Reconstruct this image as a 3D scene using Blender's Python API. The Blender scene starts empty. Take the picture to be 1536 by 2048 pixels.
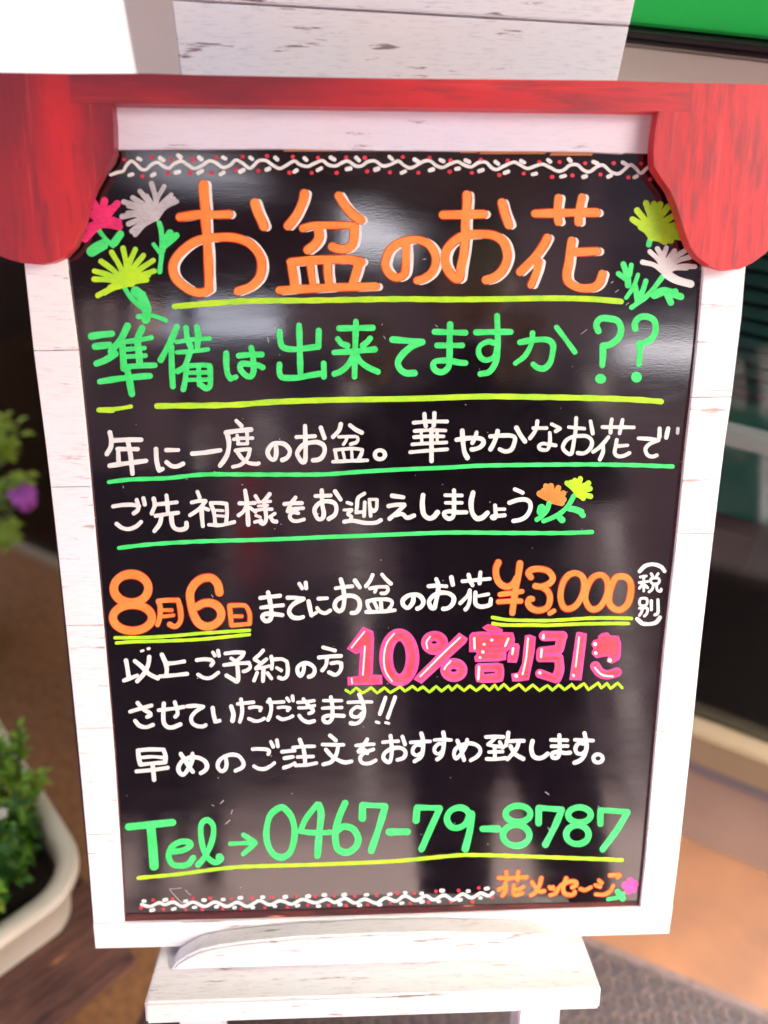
import bpy, bmesh, math, random
import numpy as np
from mathutils import Matrix, Vector
from mathutils.geometry import tessellate_polygon
random.seed(7)
S = bpy.context.scene
COL = S.collection
rad = math.radians

# ------------------------------------------------------------ camera, sky, sun
F, CX, CY = 1671.0, 768.0, 1024.0            # focal length in photo pixels
PITCH, CAMH = rad(42), 1.45
cp, sp = math.cos(PITCH), math.sin(PITCH)
RC = np.array([[1, 0, 0], [0, sp, -cp], [0, cp, sp]])
CAM = np.array([0, 0, CAMH])
cd = bpy.data.cameras.new('camera'); co = bpy.data.objects.new('camera', cd); COL.objects.link(co)
cd.sensor_fit = 'VERTICAL'; cd.sensor_height = 36.0; cd.lens = 36.0 * F / 2048.0
cd.clip_start = 0.01; cd.clip_end = 400
cd.dof.use_dof = True; cd.dof.focus_distance = 0.635
co.location = (0, 0, CAMH); co.rotation_euler = (rad(90) - PITCH, 0, 0)
cd.dof.aperture_fstop = (cd.lens / 1000.0) / 0.0108
S.camera = co

SUN_EL, SUN_AZ = rad(60), rad(121)            # azimuth from +Y, clockwise
w = bpy.data.worlds.new('World'); S.world = w; w.use_nodes = True
nt = w.node_tree; nt.nodes.clear()
sky = nt.nodes.new('ShaderNodeTexSky'); sky.sky_type = 'NISHITA'; sky.sun_disc = False
sky.sun_elevation = SUN_EL; sky.sun_rotation = SUN_AZ
sky.air_density = 0.55; sky.dust_density = 10.0; sky.ozone_density = 0.2
bg = nt.nodes.new('ShaderNodeBackground'); bg.inputs['Strength'].default_value = 0.15
wo = nt.nodes.new('ShaderNodeOutputWorld')
nt.links.new(sky.outputs[0], bg.inputs[0]); nt.links.new(bg.outputs[0], wo.inputs[0])
ld = bpy.data.lights.new('sun', 'SUN'); ld.energy = 2.6; ld.angle = rad(14); ld.color = (1.0, 0.93, 0.86)
lo = bpy.data.objects.new('sun', ld); COL.objects.link(lo)
sv = Vector((math.sin(SUN_AZ) * math.cos(SUN_EL), math.cos(SUN_AZ) * math.cos(SUN_EL), math.sin(SUN_EL)))
lo.rotation_euler = sv.to_track_quat('Z', 'Y').to_euler(); lo.location = sv * 6
S.view_settings.view_transform = 'Standard'; S.view_settings.look = 'None'
S.view_settings.exposure = 2.68; S.view_settings.gamma = 1.0
S.cycles.max_bounces = 8; S.cycles.transparent_max_bounces = 12

# ------------------------------------------------------------ board frame and digitising helpers
def W(v): return RC @ np.array(v, float)
def ray(x, y): return W([(x - CX) / F, -(y - CY) / F, -1.0])
_u = np.array([37, 6356, 1671.]); _u /= np.linalg.norm(_u)
_r = np.array([37200, 311, -1671.]); _r /= np.linalg.norm(_r); _r -= _u * (_r @ _u); _r /= np.linalg.norm(_r)
BU, BR, BN = W(_u), W(_r), W(np.cross(_r, _u))
D0 = 0.6132728134986821
BO = CAM + ray(768, 1024) * (-D0 / (ray(768, 1024) @ BN))
VB = 0.39                                      # sign's lower edge below that origin
def trace(pts, z=0.0):
    """photo pixels -> (u, v, z) on the sign's own plane, z metres proud of it"""
    p = np.asarray(pts, float)
    d = np.stack([(p[:, 0] - CX) / F, -(p[:, 1] - CY) / F, -np.ones(len(p))], 1) @ RC.T
    z = np.broadcast_to(np.asarray(z, float), (len(p),))
    k = (z - (CAM - BO) @ BN) / (d @ BN)
    q = CAM + d * k[:, None] - BO
    return np.stack([q @ BR, q @ BU + VB, z], 1)
def ground(x, y, h=0.0):
    d = ray(x, y); return Vector(CAM + d * ((h - CAMH) / d[2]))
def at_y(x, y, Y):
    d = ray(x, y); return Vector(CAM + d * (Y / d[1]))
MB = Matrix(((BR[0], BU[0], BN[0], 0), (BR[1], BU[1], BN[1], 0), (BR[2], BU[2], BN[2], 0), (0, 0, 0, 1)))
MB = Matrix.Translation(Vector(BO - BU * VB)) @ MB

# ------------------------------------------------------------ object helpers
def empty(name, mat, label, cat, group=None):
    o = bpy.data.objects.new(name, None); COL.objects.link(o); o.matrix_world = mat
    o.empty_display_size = 0.05
    o['label'] = label; o['category'] = cat
    if group: o['group'] = group
    return o
def link(name, me, m, parent=None, label=None, kind=None, cat=None, group=None):
    o = bpy.data.objects.new(name, me); COL.objects.link(o)
    if m is not None and not me.materials: me.materials.append(m)
    if parent: o.parent = parent
    if label: o['label'] = label
    if kind: o['kind'] = kind
    if cat: o['category'] = cat
    if group: o['group'] = group
    return o
def mesh_of(name, bm, smooth=False):
    me = bpy.data.meshes.new(name); bm.normal_update(); bm.to_mesh(me); bm.free()
    if smooth:
        for p in me.polygons: p.use_smooth = True
    return me
def bevel(bm, r, seg=2):
    if r > 0: bmesh.ops.bevel(bm, geom=list(bm.edges), offset=r, segments=seg, affect='EDGES', clamp_overlap=True)
def box_bm(x0, x1, y0, y1, z0, z1, r=0.0, seg=2):
    bm = bmesh.new(); bmesh.ops.create_cube(bm, size=1)
    for v in bm.verts:
        v.co = Vector(((x0 + x1) / 2 + v.co.x * (x1 - x0), (y0 + y1) / 2 + v.co.y * (y1 - y0), (z0 + z1) / 2 + v.co.z * (z1 - z0)))
    bevel(bm, r, seg); return bm
def box(name, b, m, parent=None, r=0.0, **k):
    return link(name, mesh_of(name, box_bm(*b, r=r)), m, parent, **k)
def prism_bm(pts, z0, z1, r=0.0):
    """extrude a 2D outline (x,y) between z0 and z1"""
    bm = bmesh.new()
    vs = [bm.verts.new((p[0], p[1], z1)) for p in pts]
    f = bm.faces.new(vs); f.normal_update()
    if f.normal.z < 0: f.normal_flip()
    ret = bmesh.ops.extrude_face_region(bm, geom=[f])
    for v in [g for g in ret['geom'] if isinstance(g, bmesh.types.BMVert)]: v.co.z = z0
    bmesh.ops.recalc_face_normals(bm, faces=list(bm.faces))
    if r > 0:
        es = [e for e in bm.edges if abs(e.verts[0].co.z - z1) < 1e-6 and abs(e.verts[1].co.z - z1) < 1e-6]
        bmesh.ops.bevel(bm, geom=es, offset=r, segments=2, affect='EDGES', clamp_overlap=True)
    return bm
def prism(name, pts, z0, z1, m, parent=None, r=0.0, **k):
    return link(name, mesh_of(name, prism_bm(pts, z0, z1, r)), m, parent, **k)

# ------------------------------------------------------------ materials
def mat(name):
    m = bpy.data.materials.new(name); m.use_nodes = True
    n = m.node_tree; b = n.nodes['Principled BSDF']; return m, n, b
def N(n, t, **k):
    x = n.nodes.new(t)
    for a, v in k.items():
        if a in x.inputs: x.inputs[a].default_value = v
        else: setattr(x, a, v)
    return x
def coords(n, scale=(1, 1, 1), rnd=True, kind='Object', rot=(0, 0, 0)):
    t = N(n, 'ShaderNodeTexCoord'); mp = N(n, 'ShaderNodeMapping'); mp.inputs['Scale'].default_value = scale
    mp.inputs['Rotation'].default_value = rot
    n.links.new(t.outputs[kind], mp.inputs[0])
    if rnd:
        oi = N(n, 'ShaderNodeObjectInfo'); mu = N(n, 'ShaderNodeMath', operation='MULTIPLY'); mu.inputs[1].default_value = 37.0
        n.links.new(oi.outputs['Random'], mu.inputs[0]); n.links.new(mu.outputs[0], mp.inputs['Location'])
    return mp.outputs[0]
def noise(n, vec, scale, detail=4, rough=0.55):
    x = N(n, 'ShaderNodeTexNoise', Scale=scale, Detail=detail, Roughness=rough); n.links.new(vec, x.inputs['Vector']); return x.outputs[0]
def ramp(n, fac, stops):
    r = N(n, 'ShaderNodeValToRGB'); e = r.color_ramp.elements
    while len(e) < len(stops): e.new(0.5)
    for i, (p, c) in enumerate(stops):
        e[i].position = p; e[i].color = (c, c, c, 1) if isinstance(c, (int, float)) else (*c, 1)
    n.links.new(fac, r.inputs[0]); return r.outputs[0]
def mix(n, fac, a, b, mode='MIX'):
    x = N(n, 'ShaderNodeMix', data_type='RGBA', blend_type=mode)
    for i, v in ((0, fac), (6, a), (7, b)):
        if isinstance(v, (int, float)): x.inputs[i].default_value = v
        elif isinstance(v, tuple): x.inputs[i].default_value = (*v, 1)
        else: n.links.new(v, x.inputs[i])
    return x.outputs[2]
def bump(n, b, h, strength=0.2, dist=0.001):
    x = N(n, 'ShaderNodeBump', Strength=strength, Distance=dist); n.links.new(h, x.inputs['Height']); n.links.new(x.outputs[0], b.inputs['Normal'])
def setcol(n, b, c):
    if isinstance(c, tuple): b.inputs['Base Color'].default_value = (*c, 1)
    else: n.links.new(c, b.inputs['Base Color'])

def paint(name, c, c2=None, rough=0.4):
    m, n, b = mat(name); v = coords(n)
    f = noise(n, coords(n, (1, 2.2, 1)), 240, 5, 0.7); g = noise(n, v, 60, 2)
    c2 = c2 or tuple(x * 0.74 for x in c)
    cc = mix(n, ramp(n, mix(n, 0.5, f, g), [(0.42, 0.0), (0.58, 1.0)]), c, c2)
    setcol(n, b, mix(n, ramp(n, f, [(0.66, 0.0), (0.74, 0.35)]), cc, tuple(x * 0.35 for x in c)))
    b.inputs['Roughness'].default_value = rough; b.inputs['Specular IOR Level'].default_value = 0.35
    bump(n, b, f, 0.15, 0.0003); return m
M = {}
M['orange'] = paint('orange_marker', (0.95, 0.27, 0.055), (1.0, 0.33, 0.08))
M['rededge'] = paint('red_orange_marker_edge', (0.75, 0.03, 0.005))
M['green'] = paint('green_marker', (0.055, 0.80, 0.17), (0.09, 0.90, 0.24))
M['lime'] = paint('lime_marker', (0.58, 0.90, 0.03), (0.42, 0.80, 0.04))
M['white'] = paint('white_marker', (0.88, 0.86, 0.83), (0.80, 0.78, 0.76))
M['grey'] = paint('thin_white_marker', (0.62, 0.58, 0.60), (0.48, 0.44, 0.46))
M['pink'] = paint('pink_marker', (0.95, 0.07, 0.30), (0.90, 0.10, 0.36))
M['coral'] = paint('coral_marker', (0.92, 0.06, 0.09), (0.95, 0.10, 0.14))
M['red'] = paint('red_marker', (0.85, 0.05, 0.08))
M['hot'] = paint('hot_pink_marker', (0.95, 0.045, 0.22))
M['mauve'] = paint('magenta_marker', (0.90, 0.12, 0.45))

def whitewash(name, tint=(0.80, 0.77, 0.83), crack=0.5, axis=0, spots=0.55, dark=(0.16, 0.09, 0.11)):
    """white painted boards: fine grain lines and small worn dark patches running along the board"""
    m, n, b = mat(name)
    sc = [60, 60, 60]; sc[axis] = 7
    v = coords(n, tuple(sc)); v2 = coords(n)
    streak = noise(n, v, 3.2, 6, 0.6); fine = noise(n, v, 11, 4, 0.6); blot = noise(n, v2, 9, 3)
    sc3 = [26, 26, 26]; sc3[axis] = 6
    patch = noise(n, coords(n, tuple(sc3)), 1.9, 8, 0.72)
    base = mix(n, ramp(n, blot, [(0.35, 0.0), (0.7, 1.0)]), tint, tuple(min(1, x * y) for x, y in zip(tint, (1.06, 1.0, 0.93))))
    base = mix(n, ramp(n, fine, [(0.52, 0.0), (0.72, 0.30 * crack)]), base, (0.36, 0.28, 0.33))
    k = mix(n, 1.0, ramp(n, streak, [(0.60, 0.0), (0.66, 1.0)]), ramp(n, patch, [(spots, 0.0), (spots + 0.06, 1.0)]), 'MULTIPLY')
    base = mix(n, k, base, dark)
    setcol(n, b, base); b.inputs['Roughness'].default_value = 0.42
    bump(n, b, fine, 0.12, 0.0006); return m
M['rail'] = whitewash('white_distressed_rail', (0.78, 0.75, 0.88))
M['stile'] = whitewash('white_distressed_stile', (0.93, 0.91, 0.96), 0.65, spots=0.48, dark=(0.55, 0.42, 0.41))
M['panel'] = whitewash('white_distressed_plank', (0.93, 0.90, 0.99), 0.9, spots=0.47, dark=(0.30, 0.20, 0.24))
M['tray'] = whitewash('white_distressed_tray', (0.80, 0.77, 0.80), 1.2, spots=0.44, dark=(0.34, 0.25, 0.23))
M['leg'] = whitewash('white_distressed_leg', (0.72, 0.68, 0.77), 0.6, axis=1)
m, n, b = mat('plank_joint'); setcol(n, b, (0.42, 0.24, 0.24)); b.inputs['Roughness'].default_value = 0.8; M['joint'] = m
m, n, b = mat('dark_joint'); setcol(n, b, (0.06, 0.035, 0.045)); b.inputs['Roughness'].default_value = 0.8; M['djoint'] = m

# glossy black writing board
m, n, b = mat('black_gloss_board'); v = coords(n, rnd=False)
sm = noise(n, v, 45, 3); setcol(n, b, mix(n, ramp(n, sm, [(0.4, 0.0), (0.8, 1.0)]), (0.007, 0.004, 0.007), (0.013, 0.008, 0.012)))
wipe = noise(n, coords(n, (2, 9, 1), False, rot=(0, 0, 0.35)), 2.2, 6, 0.65)
n.links.new(ramp(n, wipe, [(0.42, 0.055), (0.72, 0.16)]), b.inputs['Roughness']); b.inputs['IOR'].default_value = 2.25
wv = noise(n, coords(n, (1, 6, 1), False), 3.0, 2); fv = noise(n, coords(n, (1, 3, 1), False), 260, 2)
b1 = N(n, 'ShaderNodeBump', Strength=0.05, Distance=0.004); n.links.new(wv, b1.inputs['Height'])
b2 = N(n, 'ShaderNodeBump', Strength=0.05, Distance=0.0002); n.links.new(fv, b2.inputs['Height']); n.links.new(b1.outputs[0], b2.inputs['Normal'])
n.links.new(b2.outputs[0], b.inputs['Normal'])
M['black'] = m
# worn dark red wood edge
m, n, b = mat('worn_dark_red_edge'); v = coords(n, (4, 40, 4))
f = noise(n, v, 8, 5, 0.7); g = noise(n, coords(n, (3, 60, 3)), 6, 4, 0.7)
c = mix(n, ramp(n, f, [(0.35, 0.0), (0.65, 1.0)]), (0.035, 0.010, 0.014), (0.14, 0.025, 0.025))
setcol(n, b, mix(n, ramp(n, g, [(0.64, 0.0), (0.68, 1.0)]), c, (0.75, 0.28, 0.15))); b.inputs['Roughness'].default_value = 0.5; M['edge'] = m
m, n, b = mat('orange_bare_wood'); setcol(n, b, mix(n, noise(n, coords(n, (8, 60, 8)), 5), (0.42, 0.15, 0.06), (0.62, 0.27, 0.12))); b.inputs['Roughness'].default_value = 0.6; M['bare'] = m
# red painted curtain board
def redpaint(name, axis):
    m, n, b = mat(name); sc = [9, 9, 9]; sc[axis] = 2.2
    v = coords(n, tuple(sc)); f = noise(n, v, 1.1, 4, 0.5); sc = [60, 60, 60]; sc[axis] = 8
    g = noise(n, coords(n, tuple(sc)), 3, 5, 0.6)
    c = mix(n, ramp(n, f, [(0.42, 0.0), (0.60, 1.0)]), (0.25, 0.028, 0.045), (0.72, 0.034, 0.042))
    c = mix(n, ramp(n, g, [(0.48, 0.0), (0.66, 0.6)]), c, (0.20, 0.03, 0.045))
    sc = [300, 300, 300]; sc[axis] = 10
    h = noise(n, coords(n, tuple(sc)), 1.0, 3, 0.6)
    c = mix(n, ramp(n, h, [(0.58, 0.0), (0.74, 0.35)]), c, (0.90, 0.12, 0.11))
    setcol(n, b, c); b.inputs['Roughness'].default_value = 0.45; bump(n, b, g, 0.25, 0.0008); return m
M['beam'] = redpaint('red_brushed_beam', 0); M['drape'] = redpaint('red_brushed_drape', 1)
def plain(name, c, rough=0.6, c2=None, sc=8, bs=0.0, metal=0.0, det=4):
    m, n, b = mat(name); v = coords(n); f = noise(n, v, sc, det)
    setcol(n, b, mix(n, ramp(n, f, [(0.3, 0.0), (0.7, 1.0)]), c, c2 or tuple(x * 0.8 for x in c)))
    b.inputs['Roughness'].default_value = rough; b.inputs['Metallic'].default_value = metal
    if bs: bump(n, b, noise(n, v, sc * 6, 4), bs, 0.002)
    return m

# ------------------------------------------------------------ brush strokes: painted marks with a little body
MKEYS = {}
class Marks:
    def __init__(s): s.v = []; s.f = []; s.mi = []; s.mats = []; s.z = 0.00010
    def slot(s, k):
        if k not in s.mats: s.mats.append(k)
        return s.mats.index(k)
    def stroke(s, pts, w, mk, linear=False):
        p = [np.array(q, float) for q in pts]
        if len(p) == 1: p = [p[0] - (0.3, 0), p[0] + (0.3, 0)]
        if not linear and len(p) > 2:
            closed = np.linalg.norm(p[0] - p[-1]) < 0.5
            q = ([p[-2]] if closed else [2 * p[0] - p[1]]) + p + ([p[1]] if closed else [2 * p[-1] - p[-2]])
            c = []
            for i in range(1, len(q) - 2):
                a0, a1, a2, a3 = q[i - 1:i + 3]; L = np.linalg.norm(a2 - a1); k = max(2, int(L / 2.2))
                for t in np.linspace(0, 1, k, endpoint=False):
                    c.append(0.5 * (2 * a1 + (a2 - a0) * t + (2 * a0 - 5 * a1 + 4 * a2 - a3) * t * t + (3 * a1 - a0 - 3 * a2 + a3) * t ** 3))
            c.append(p[-1])
        else:
            c = []
            for a, b_ in zip(p, p[1:]):
                k = max(2, int(np.linalg.norm(b_ - a) / 4))
                c += [a + (b_ - a) * t for t in np.linspace(0, 1, k, endpoint=False)]
            c.append(p[-1])
        c = np.array(c); d = np.gradient(c, axis=0); n = np.linalg.norm(d, axis=1); n[n == 0] = 1; d /= n[:, None]
        r = w / 2; ph = random.uniform(0, 6.28); L = np.concatenate([[0], np.cumsum(np.linalg.norm(np.diff(c, axis=0), axis=1))])
        rr = r * (1 + 0.045 * np.sin(L / (2.2 * w) * 3 + ph) + 0.03 * np.sin(L / (0.7 * w) + 2 * ph))
        rows, wid, tan = [], [], []
        cap = [1.0, 0.96, 0.82, 0.6, 0.32]
        for k in cap: rows.append(c[0] - d[0] * r * k); wid.append(rr[0] * math.sqrt(max(0.0, 1 - k * k)) + 0.02); tan.append(d[0])
        for i in range(len(c)): rows.append(c[i]); wid.append(rr[i]); tan.append(d[i])
        for k in cap[::-1]: rows.append(c[-1] + d[-1] * r * k); wid.append(rr[-1] * math.sqrt(max(0.0, 1 - k * k)) + 0.02); tan.append(d[-1])
        rows = np.array(rows); wid = np.array(wid)[:, None]; tan = np.array(tan); nor = np.stack([-tan[:, 1], tan[:, 0]], 1)
        m_ = len(rows); zz = s.z + np.linspace(0, 1.6e-5, m_)
        a = trace(rows + nor * wid, 0.00004); b_ = trace(rows + nor * wid * 0.92, zz)
        c_ = trace(rows - nor * wid * 0.92, zz); e = trace(rows - nor * wid, 0.00004)
        o = len(s.v); s.v += [tuple(x) for quad in zip(a, b_, c_, e) for x in quad]
        si = s.slot(mk)
        for i in range(m_ - 1):
            for j in range(3):
                q = o + i * 4 + j; s.f.append((q, q + 1, q + 5, q + 4)); s.mi.append(si)
        s.z += 2.4e-5
    def poly(s, pts, mk):
        top = trace(pts, s.z); bot = trace(pts, 0.00004); o = len(s.v); n = len(pts)
        s.v += [tuple(x) for x in top] + [tuple(x) for x in bot]; si = s.slot(mk)
        for t in tessellate_polygon([[Vector(x) for x in top]]): s.f.append(tuple(o + k for k in t)); s.mi.append(si)
        for i in range(n):
            j = (i + 1) % n; s.f.append((o + i, o + j, o + n + j, o + n + i)); s.mi.append(si)
        s.z += 2.4e-5
    def build(s, name, parent, label=None):
        me = bpy.data.meshes.new(name); me.from_pydata(s.v, [], s.f)
        for k in s.mats: me.materials.append(M[k])
        for p_, i in zip(me.polygons, s.mi): p_.material_index = i
        bm = bmesh.new(); bm.from_mesh(me); bmesh.ops.recalc_face_normals(bm, faces=list(bm.faces))
        for f in bm.faces:
            if f.normal.z < -0.05: f.normal_flip()
        bm.to_mesh(me); bm.free()
        return link(name, me, None, parent, label=label)
def parse(spec):
    out = []
    for st in spec.split(';'):
        fl = {}; pts = []
        for t in st.split():
            if ',' in t: pts.append(tuple(float(a) for a in t.split(',')))
            elif t[0] == 'w': fl['w'] = float(t[1:])
            elif t[0] == 'm': fl['m'] = t[2:]
            else: fl[t] = True
        if pts: out.append((fl, pts))
    return out
def draw(mk_, x0, y0, s, mk, w, spec, dx=0.0, dy=0.0, dw=0.0):
    for fl, pts in parse(spec):
        ww = (fl.get('w', w)) / s * (1.07 if s > 1 else 1.0) + dw; k = fl.get('m', mk)
        if 'e' in fl:
            (cx, cy), (rx, ry) = pts
            pts = [(cx + rx * math.cos(a), cy + ry * math.sin(a)) for a in np.linspace(0.3, 0.3 + 2 * math.pi, 17)]
            pts[-1] = pts[0]
        q = [(x0 + x / s + dx, y0 + y / s + dy) for x, y in pts]
        if 'p' in fl: mk_.poly(q, k)
        else: mk_.stroke(q, ww, k, 'l' in fl)
def glyph(parent, name, x0, y0, s, mk, w, spec, label=None, shade=False, edge=None):
    g = Marks()
    if shade: draw(g, x0, y0, s, 'white', w * 0.95, spec, dx=6.6, dy=1.0)
    if edge: draw(g, x0, y0, s, edge, w, spec, dw=2.2)
    draw(g, x0, y0, s, mk, w, spec)
    return g.build(name, parent, label)

C5 = 5.12
ROWS = []   # (x0, y0, scale, marker, width, [(text, strokes)...], options)
def row(*a, **k): ROWS.append((a, k))
# line 1, the title
row(320, 350, C5, 'orange', 82, [
 ('お', 'w92 445,100 455,250 470,420;460,400 480,650 495,900 500,1165;500,1170 430,1205 330,1190 220,1120 150,1040 130,930 175,830 280,730 400,665 560,640 750,640 900,690 1000,790 1040,900 1020,1040 930,1140 800,1190;205,430 400,405 560,405 705,402;w88 970,285 1000,380 1040,470 1062,525')], shade=True, edge='rededge')
row(540, 350, C5, 'orange', 84, [
 ('盆', '350,190 330,280 270,410 185,520;705,215 770,320 850,410 925,460;w70 335,545 450,515 650,515 800,515 870,530;860,530 860,620 840,710 780,755 700,755 640,735;w90 495,550 500,640 460,710 390,765;l 215,890 400,875 600,865 800,865 930,890;220,900 225,960 240,1050 250,1120;w66 410,890 420,1000 440,1120;w78 590,890 590,1000 605,1110;905,900 880,1000 850,1100;w80 100,1180 400,1165 700,1150 900,1145 1080,1142')], shade=True, edge='rededge')
row(750, 350, C5, 'orange', 84, [
 ('の', 'w76 315,700 320,800 315,920 300,1010 240,1050 170,1030 115,960 105,890 150,770 250,695 350,665 450,665 550,710 610,800 620,900 580,1000 500,1060 435,1080'),
 ('お', '940,205 940,300 925,500 925,600 910,800 880,950 860,1060 800,1040 740,960 715,850 750,740 850,650 950,615 1100,605 1220,620 1310,680 1350,780 1350,870 1300,980 1220,1050 1140,1075;700,408 900,405 1110,400;1300,285 1330,400 1370,510')], shade=True, edge='rededge')
row(980, 350, C5, 'orange', 80, [
 ('花', '465,395 700,390 900,385 1090,385;w74 700,235 690,330 690,430 700,480;w74 940,230 920,320 905,430 905,485;585,645 540,730 460,840 380,920 310,990;w70 500,890 480,980 440,1080 420,1125;835,675 820,770 805,900 785,1010 800,1090 870,1140 960,1160 1060,1150 1120,1100 1150,1015;880,790 1000,785 1095,780')], shade=True, edge='rededge')
# line 2
row(160, 600, C5, 'green', 66, [
 ('準', '115,372 220,355 325,345;155,475 300,460;170,650 260,615 360,550;485,265 430,380 340,500 320,530;430,430 440,580 450,700;635,290 590,400 600,520 610,640;w50 450,430 600,410 730,385;w46 470,505 660,492;w46 470,580 670,570;w56 460,685 620,672 765,668;w60 205,835 400,805 600,785 715,778;480,700 510,850 530,960'),
 ('備', 'w60 990,275 930,420 825,615;w58 935,480 940,700 950,885;w44 990,430 1150,405 1330,395;w56 1085,285 1100,400 1135,480;w56 1195,275 1210,380 1200,480;w44 995,535 1150,525 1310,505;w56 1130,520 1090,640 1060,690 1000,730;w56 1090,670 1080,800 1058,915;w50 1110,675 1250,665 1330,675;w56 1330,690 1335,800 1330,880 1290,905 1235,870;w44 1110,745 1300,742;w42 1110,818 1300,815;w46 1215,700 1220,870')])
row(430, 600, C5, 'green', 58, [
 ('は', '115,545 115,660 130,760 160,805;w50 165,803 215,787;245,570 350,560 478,557;370,490 390,600 395,720 370,780 320,775 260,710 270,655 340,655 430,665 488,690'),
 ('出', '860,262 865,400 870,600 875,780;660,325 670,430 700,485 800,505 1000,485 1040,478;w60 1062,315 1058,480;660,660 660,750 700,795 850,795 950,775 1070,755;1113,650 1115,785')])
row(660, 600, C5, 'green', 58, [
 ('来', '95,290 250,288 438,285;265,222 260,400 255,600 250,785;80,400 120,445 178,467;410,393 380,430 335,467;45,537 250,525 460,505;245,560 180,670 110,730 45,757;270,560 310,630 390,690 490,735'),
 ('て', 'w62 640,405 800,418 945,430;w64 940,432 830,480 740,560 695,640 720,710 780,748 865,748'),
 ('ま', 'w56 1070,325 1250,332 1388,335;w54 1095,465 1355,465;w60 1230,248 1225,400 1222,600 1210,690 1150,738 1080,720 1055,670 1080,630 1150,620 1230,622 1320,640 1385,645')])
row(940, 600, 3.84, 'green', 43, [
 ('す', '46,248 200,245 312,245;208,122 212,250 212,380 200,470 150,550 80,568;w40 200,335 140,320 80,350 65,400 90,450 140,460 190,430 207,370'),
 ('か', '385,325 480,308 590,305 635,340 635,400 615,480 570,525 520,520 487,495;w38 480,252 470,340 420,430 350,485;w38 665,210 740,310 805,400'),
 ('?', 'w48 985,238 970,190 1000,145 1060,142 1130,160 1160,220 1140,290 1080,340 1025,352;w46 1020,350 1020,430 1015,500;w76 1001,605 1004,605'),
 ('?', 'w46 1270,220 1265,180 1300,135 1360,128 1415,160 1425,230 1400,290 1350,325 1295,337;w44 1305,335 1302,420 1297,490;w74 1277,592 1280,592')])
# line 3
row(200, 820, C5, 'white', 46, [
 ('年', '100,230 115,300 110,380 70,450;140,312 280,305 420,305;w42 180,400 385,400;w42 185,410 190,545;100,570 280,545 470,520;285,320 310,450 332,650'),
 ('に', '573,400 580,520 600,605;w40 605,620 640,603;w40 677,410 800,410;w44 682,535 730,572 790,577 850,550'),
 ('一', 'w44 945,447 1080,435 1230,412'),
 ('度', 'w40 1397,112 1450,165;1290,232 1420,212 1546,200;1300,240 1320,330 1310,430 1280,500 1230,568;w34 1370,300 1450,290 1561,288;w34 1405,262 1415,330;w34 1505,230 1510,340;w32 1410,347 1510,345;w38 1390,415 1470,405 1535,400;w38 1535,405 1510,490 1440,560 1362,582;w38 1405,430 1450,490 1520,540 1600,552 1625,546')])
row(500, 820, C5, 'white', 44, [
 ('の', '265,350 268,450 250,505 220,505 185,460 185,410 230,350 290,338 360,355 405,410 400,460 370,495 330,512'),
 ('お', '563,165 567,300 570,400 563,520 530,530 490,470 487,430 540,360 610,335 690,330 750,360 765,420 740,480 700,508 645,515;w38 475,278 665,268;725,182 762,285'),
 ('盆', 'w42 930,145 910,210 850,275;w42 1025,157 1080,200 1145,232;w32 910,275 1000,272 1080,272;w34 1100,280 1105,300 1090,330 1030,350;w32 990,290 980,320 957,350;w34 865,410 960,400 1060,395 1145,405;w34 870,415 885,500;w28 950,420 968,500;w30 1040,410 1045,500;w38 1150,410 1140,450 1115,500;w36 850,530 1000,522 1200,515'),
 ('。', 'w40 e 1330,458 52,46')])
row(800, 820, C5, 'white', 36, [
 ('華', '140,130 300,118 482,118;w42 250,42 255,120 265,165;w42 352,32 350,110 345,160;150,215 300,207 465,210;145,278 300,268 445,270;w34 125,352 300,340 475,332;w36 105,432 300,415 482,402;w30 215,215 225,345;w30 378,215 382,330;w44 322,200 322,350 322,522'),
 ('や', 'w44 580,305 680,290 780,287 840,300 855,340 820,380 770,400 735,405;w46 637,212 645,330 660,430 690,490;w40 783,230 770,280 740,338'),
 ('か', 'w42 925,270 1030,262 1130,262 1175,285 1170,340 1140,405 1080,425 1022,403;w44 1000,215 985,280 950,360 927,402;w46 1192,182 1230,250 1278,320'),
 ('な', 'w36 1365,185 1500,185;w38 1407,115 1395,190 1365,245 1330,290;w36 1555,145 1638,188;w36 1638,192 1594,218;w36 1534,235 1534,330 1514,400 1474,410 1434,400 1422,372 1454,345 1514,350 1594,362')])
row(1080, 820, C5, 'white', 38, [
 ('お', '370,82 365,200 350,300 335,400 318,450 285,445 245,410 235,370 270,310 340,272 410,265 480,270 527,310 527,370 490,420 440,445 387,440;w34 295,175 380,185 455,190;517,117 540,240'),
 ('花', 'w36 640,175 800,175 960,178;735,97 725,160 722,232;845,102 830,170 815,238;700,278 650,340 600,390 545,428;645,370 645,430 612,508;785,307 775,370 765,440 800,473 860,468 915,440;w34 800,370 895,362'),
 ('で', '1010,290 1100,295 1215,305;1212,310 1120,350 1080,400 1100,460 1150,478 1195,465;w42 1225,192 1222,275;w42 1312,190 1292,282'),
 ('smear', 'm:grey w34 1412,190 1408,235')])
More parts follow.
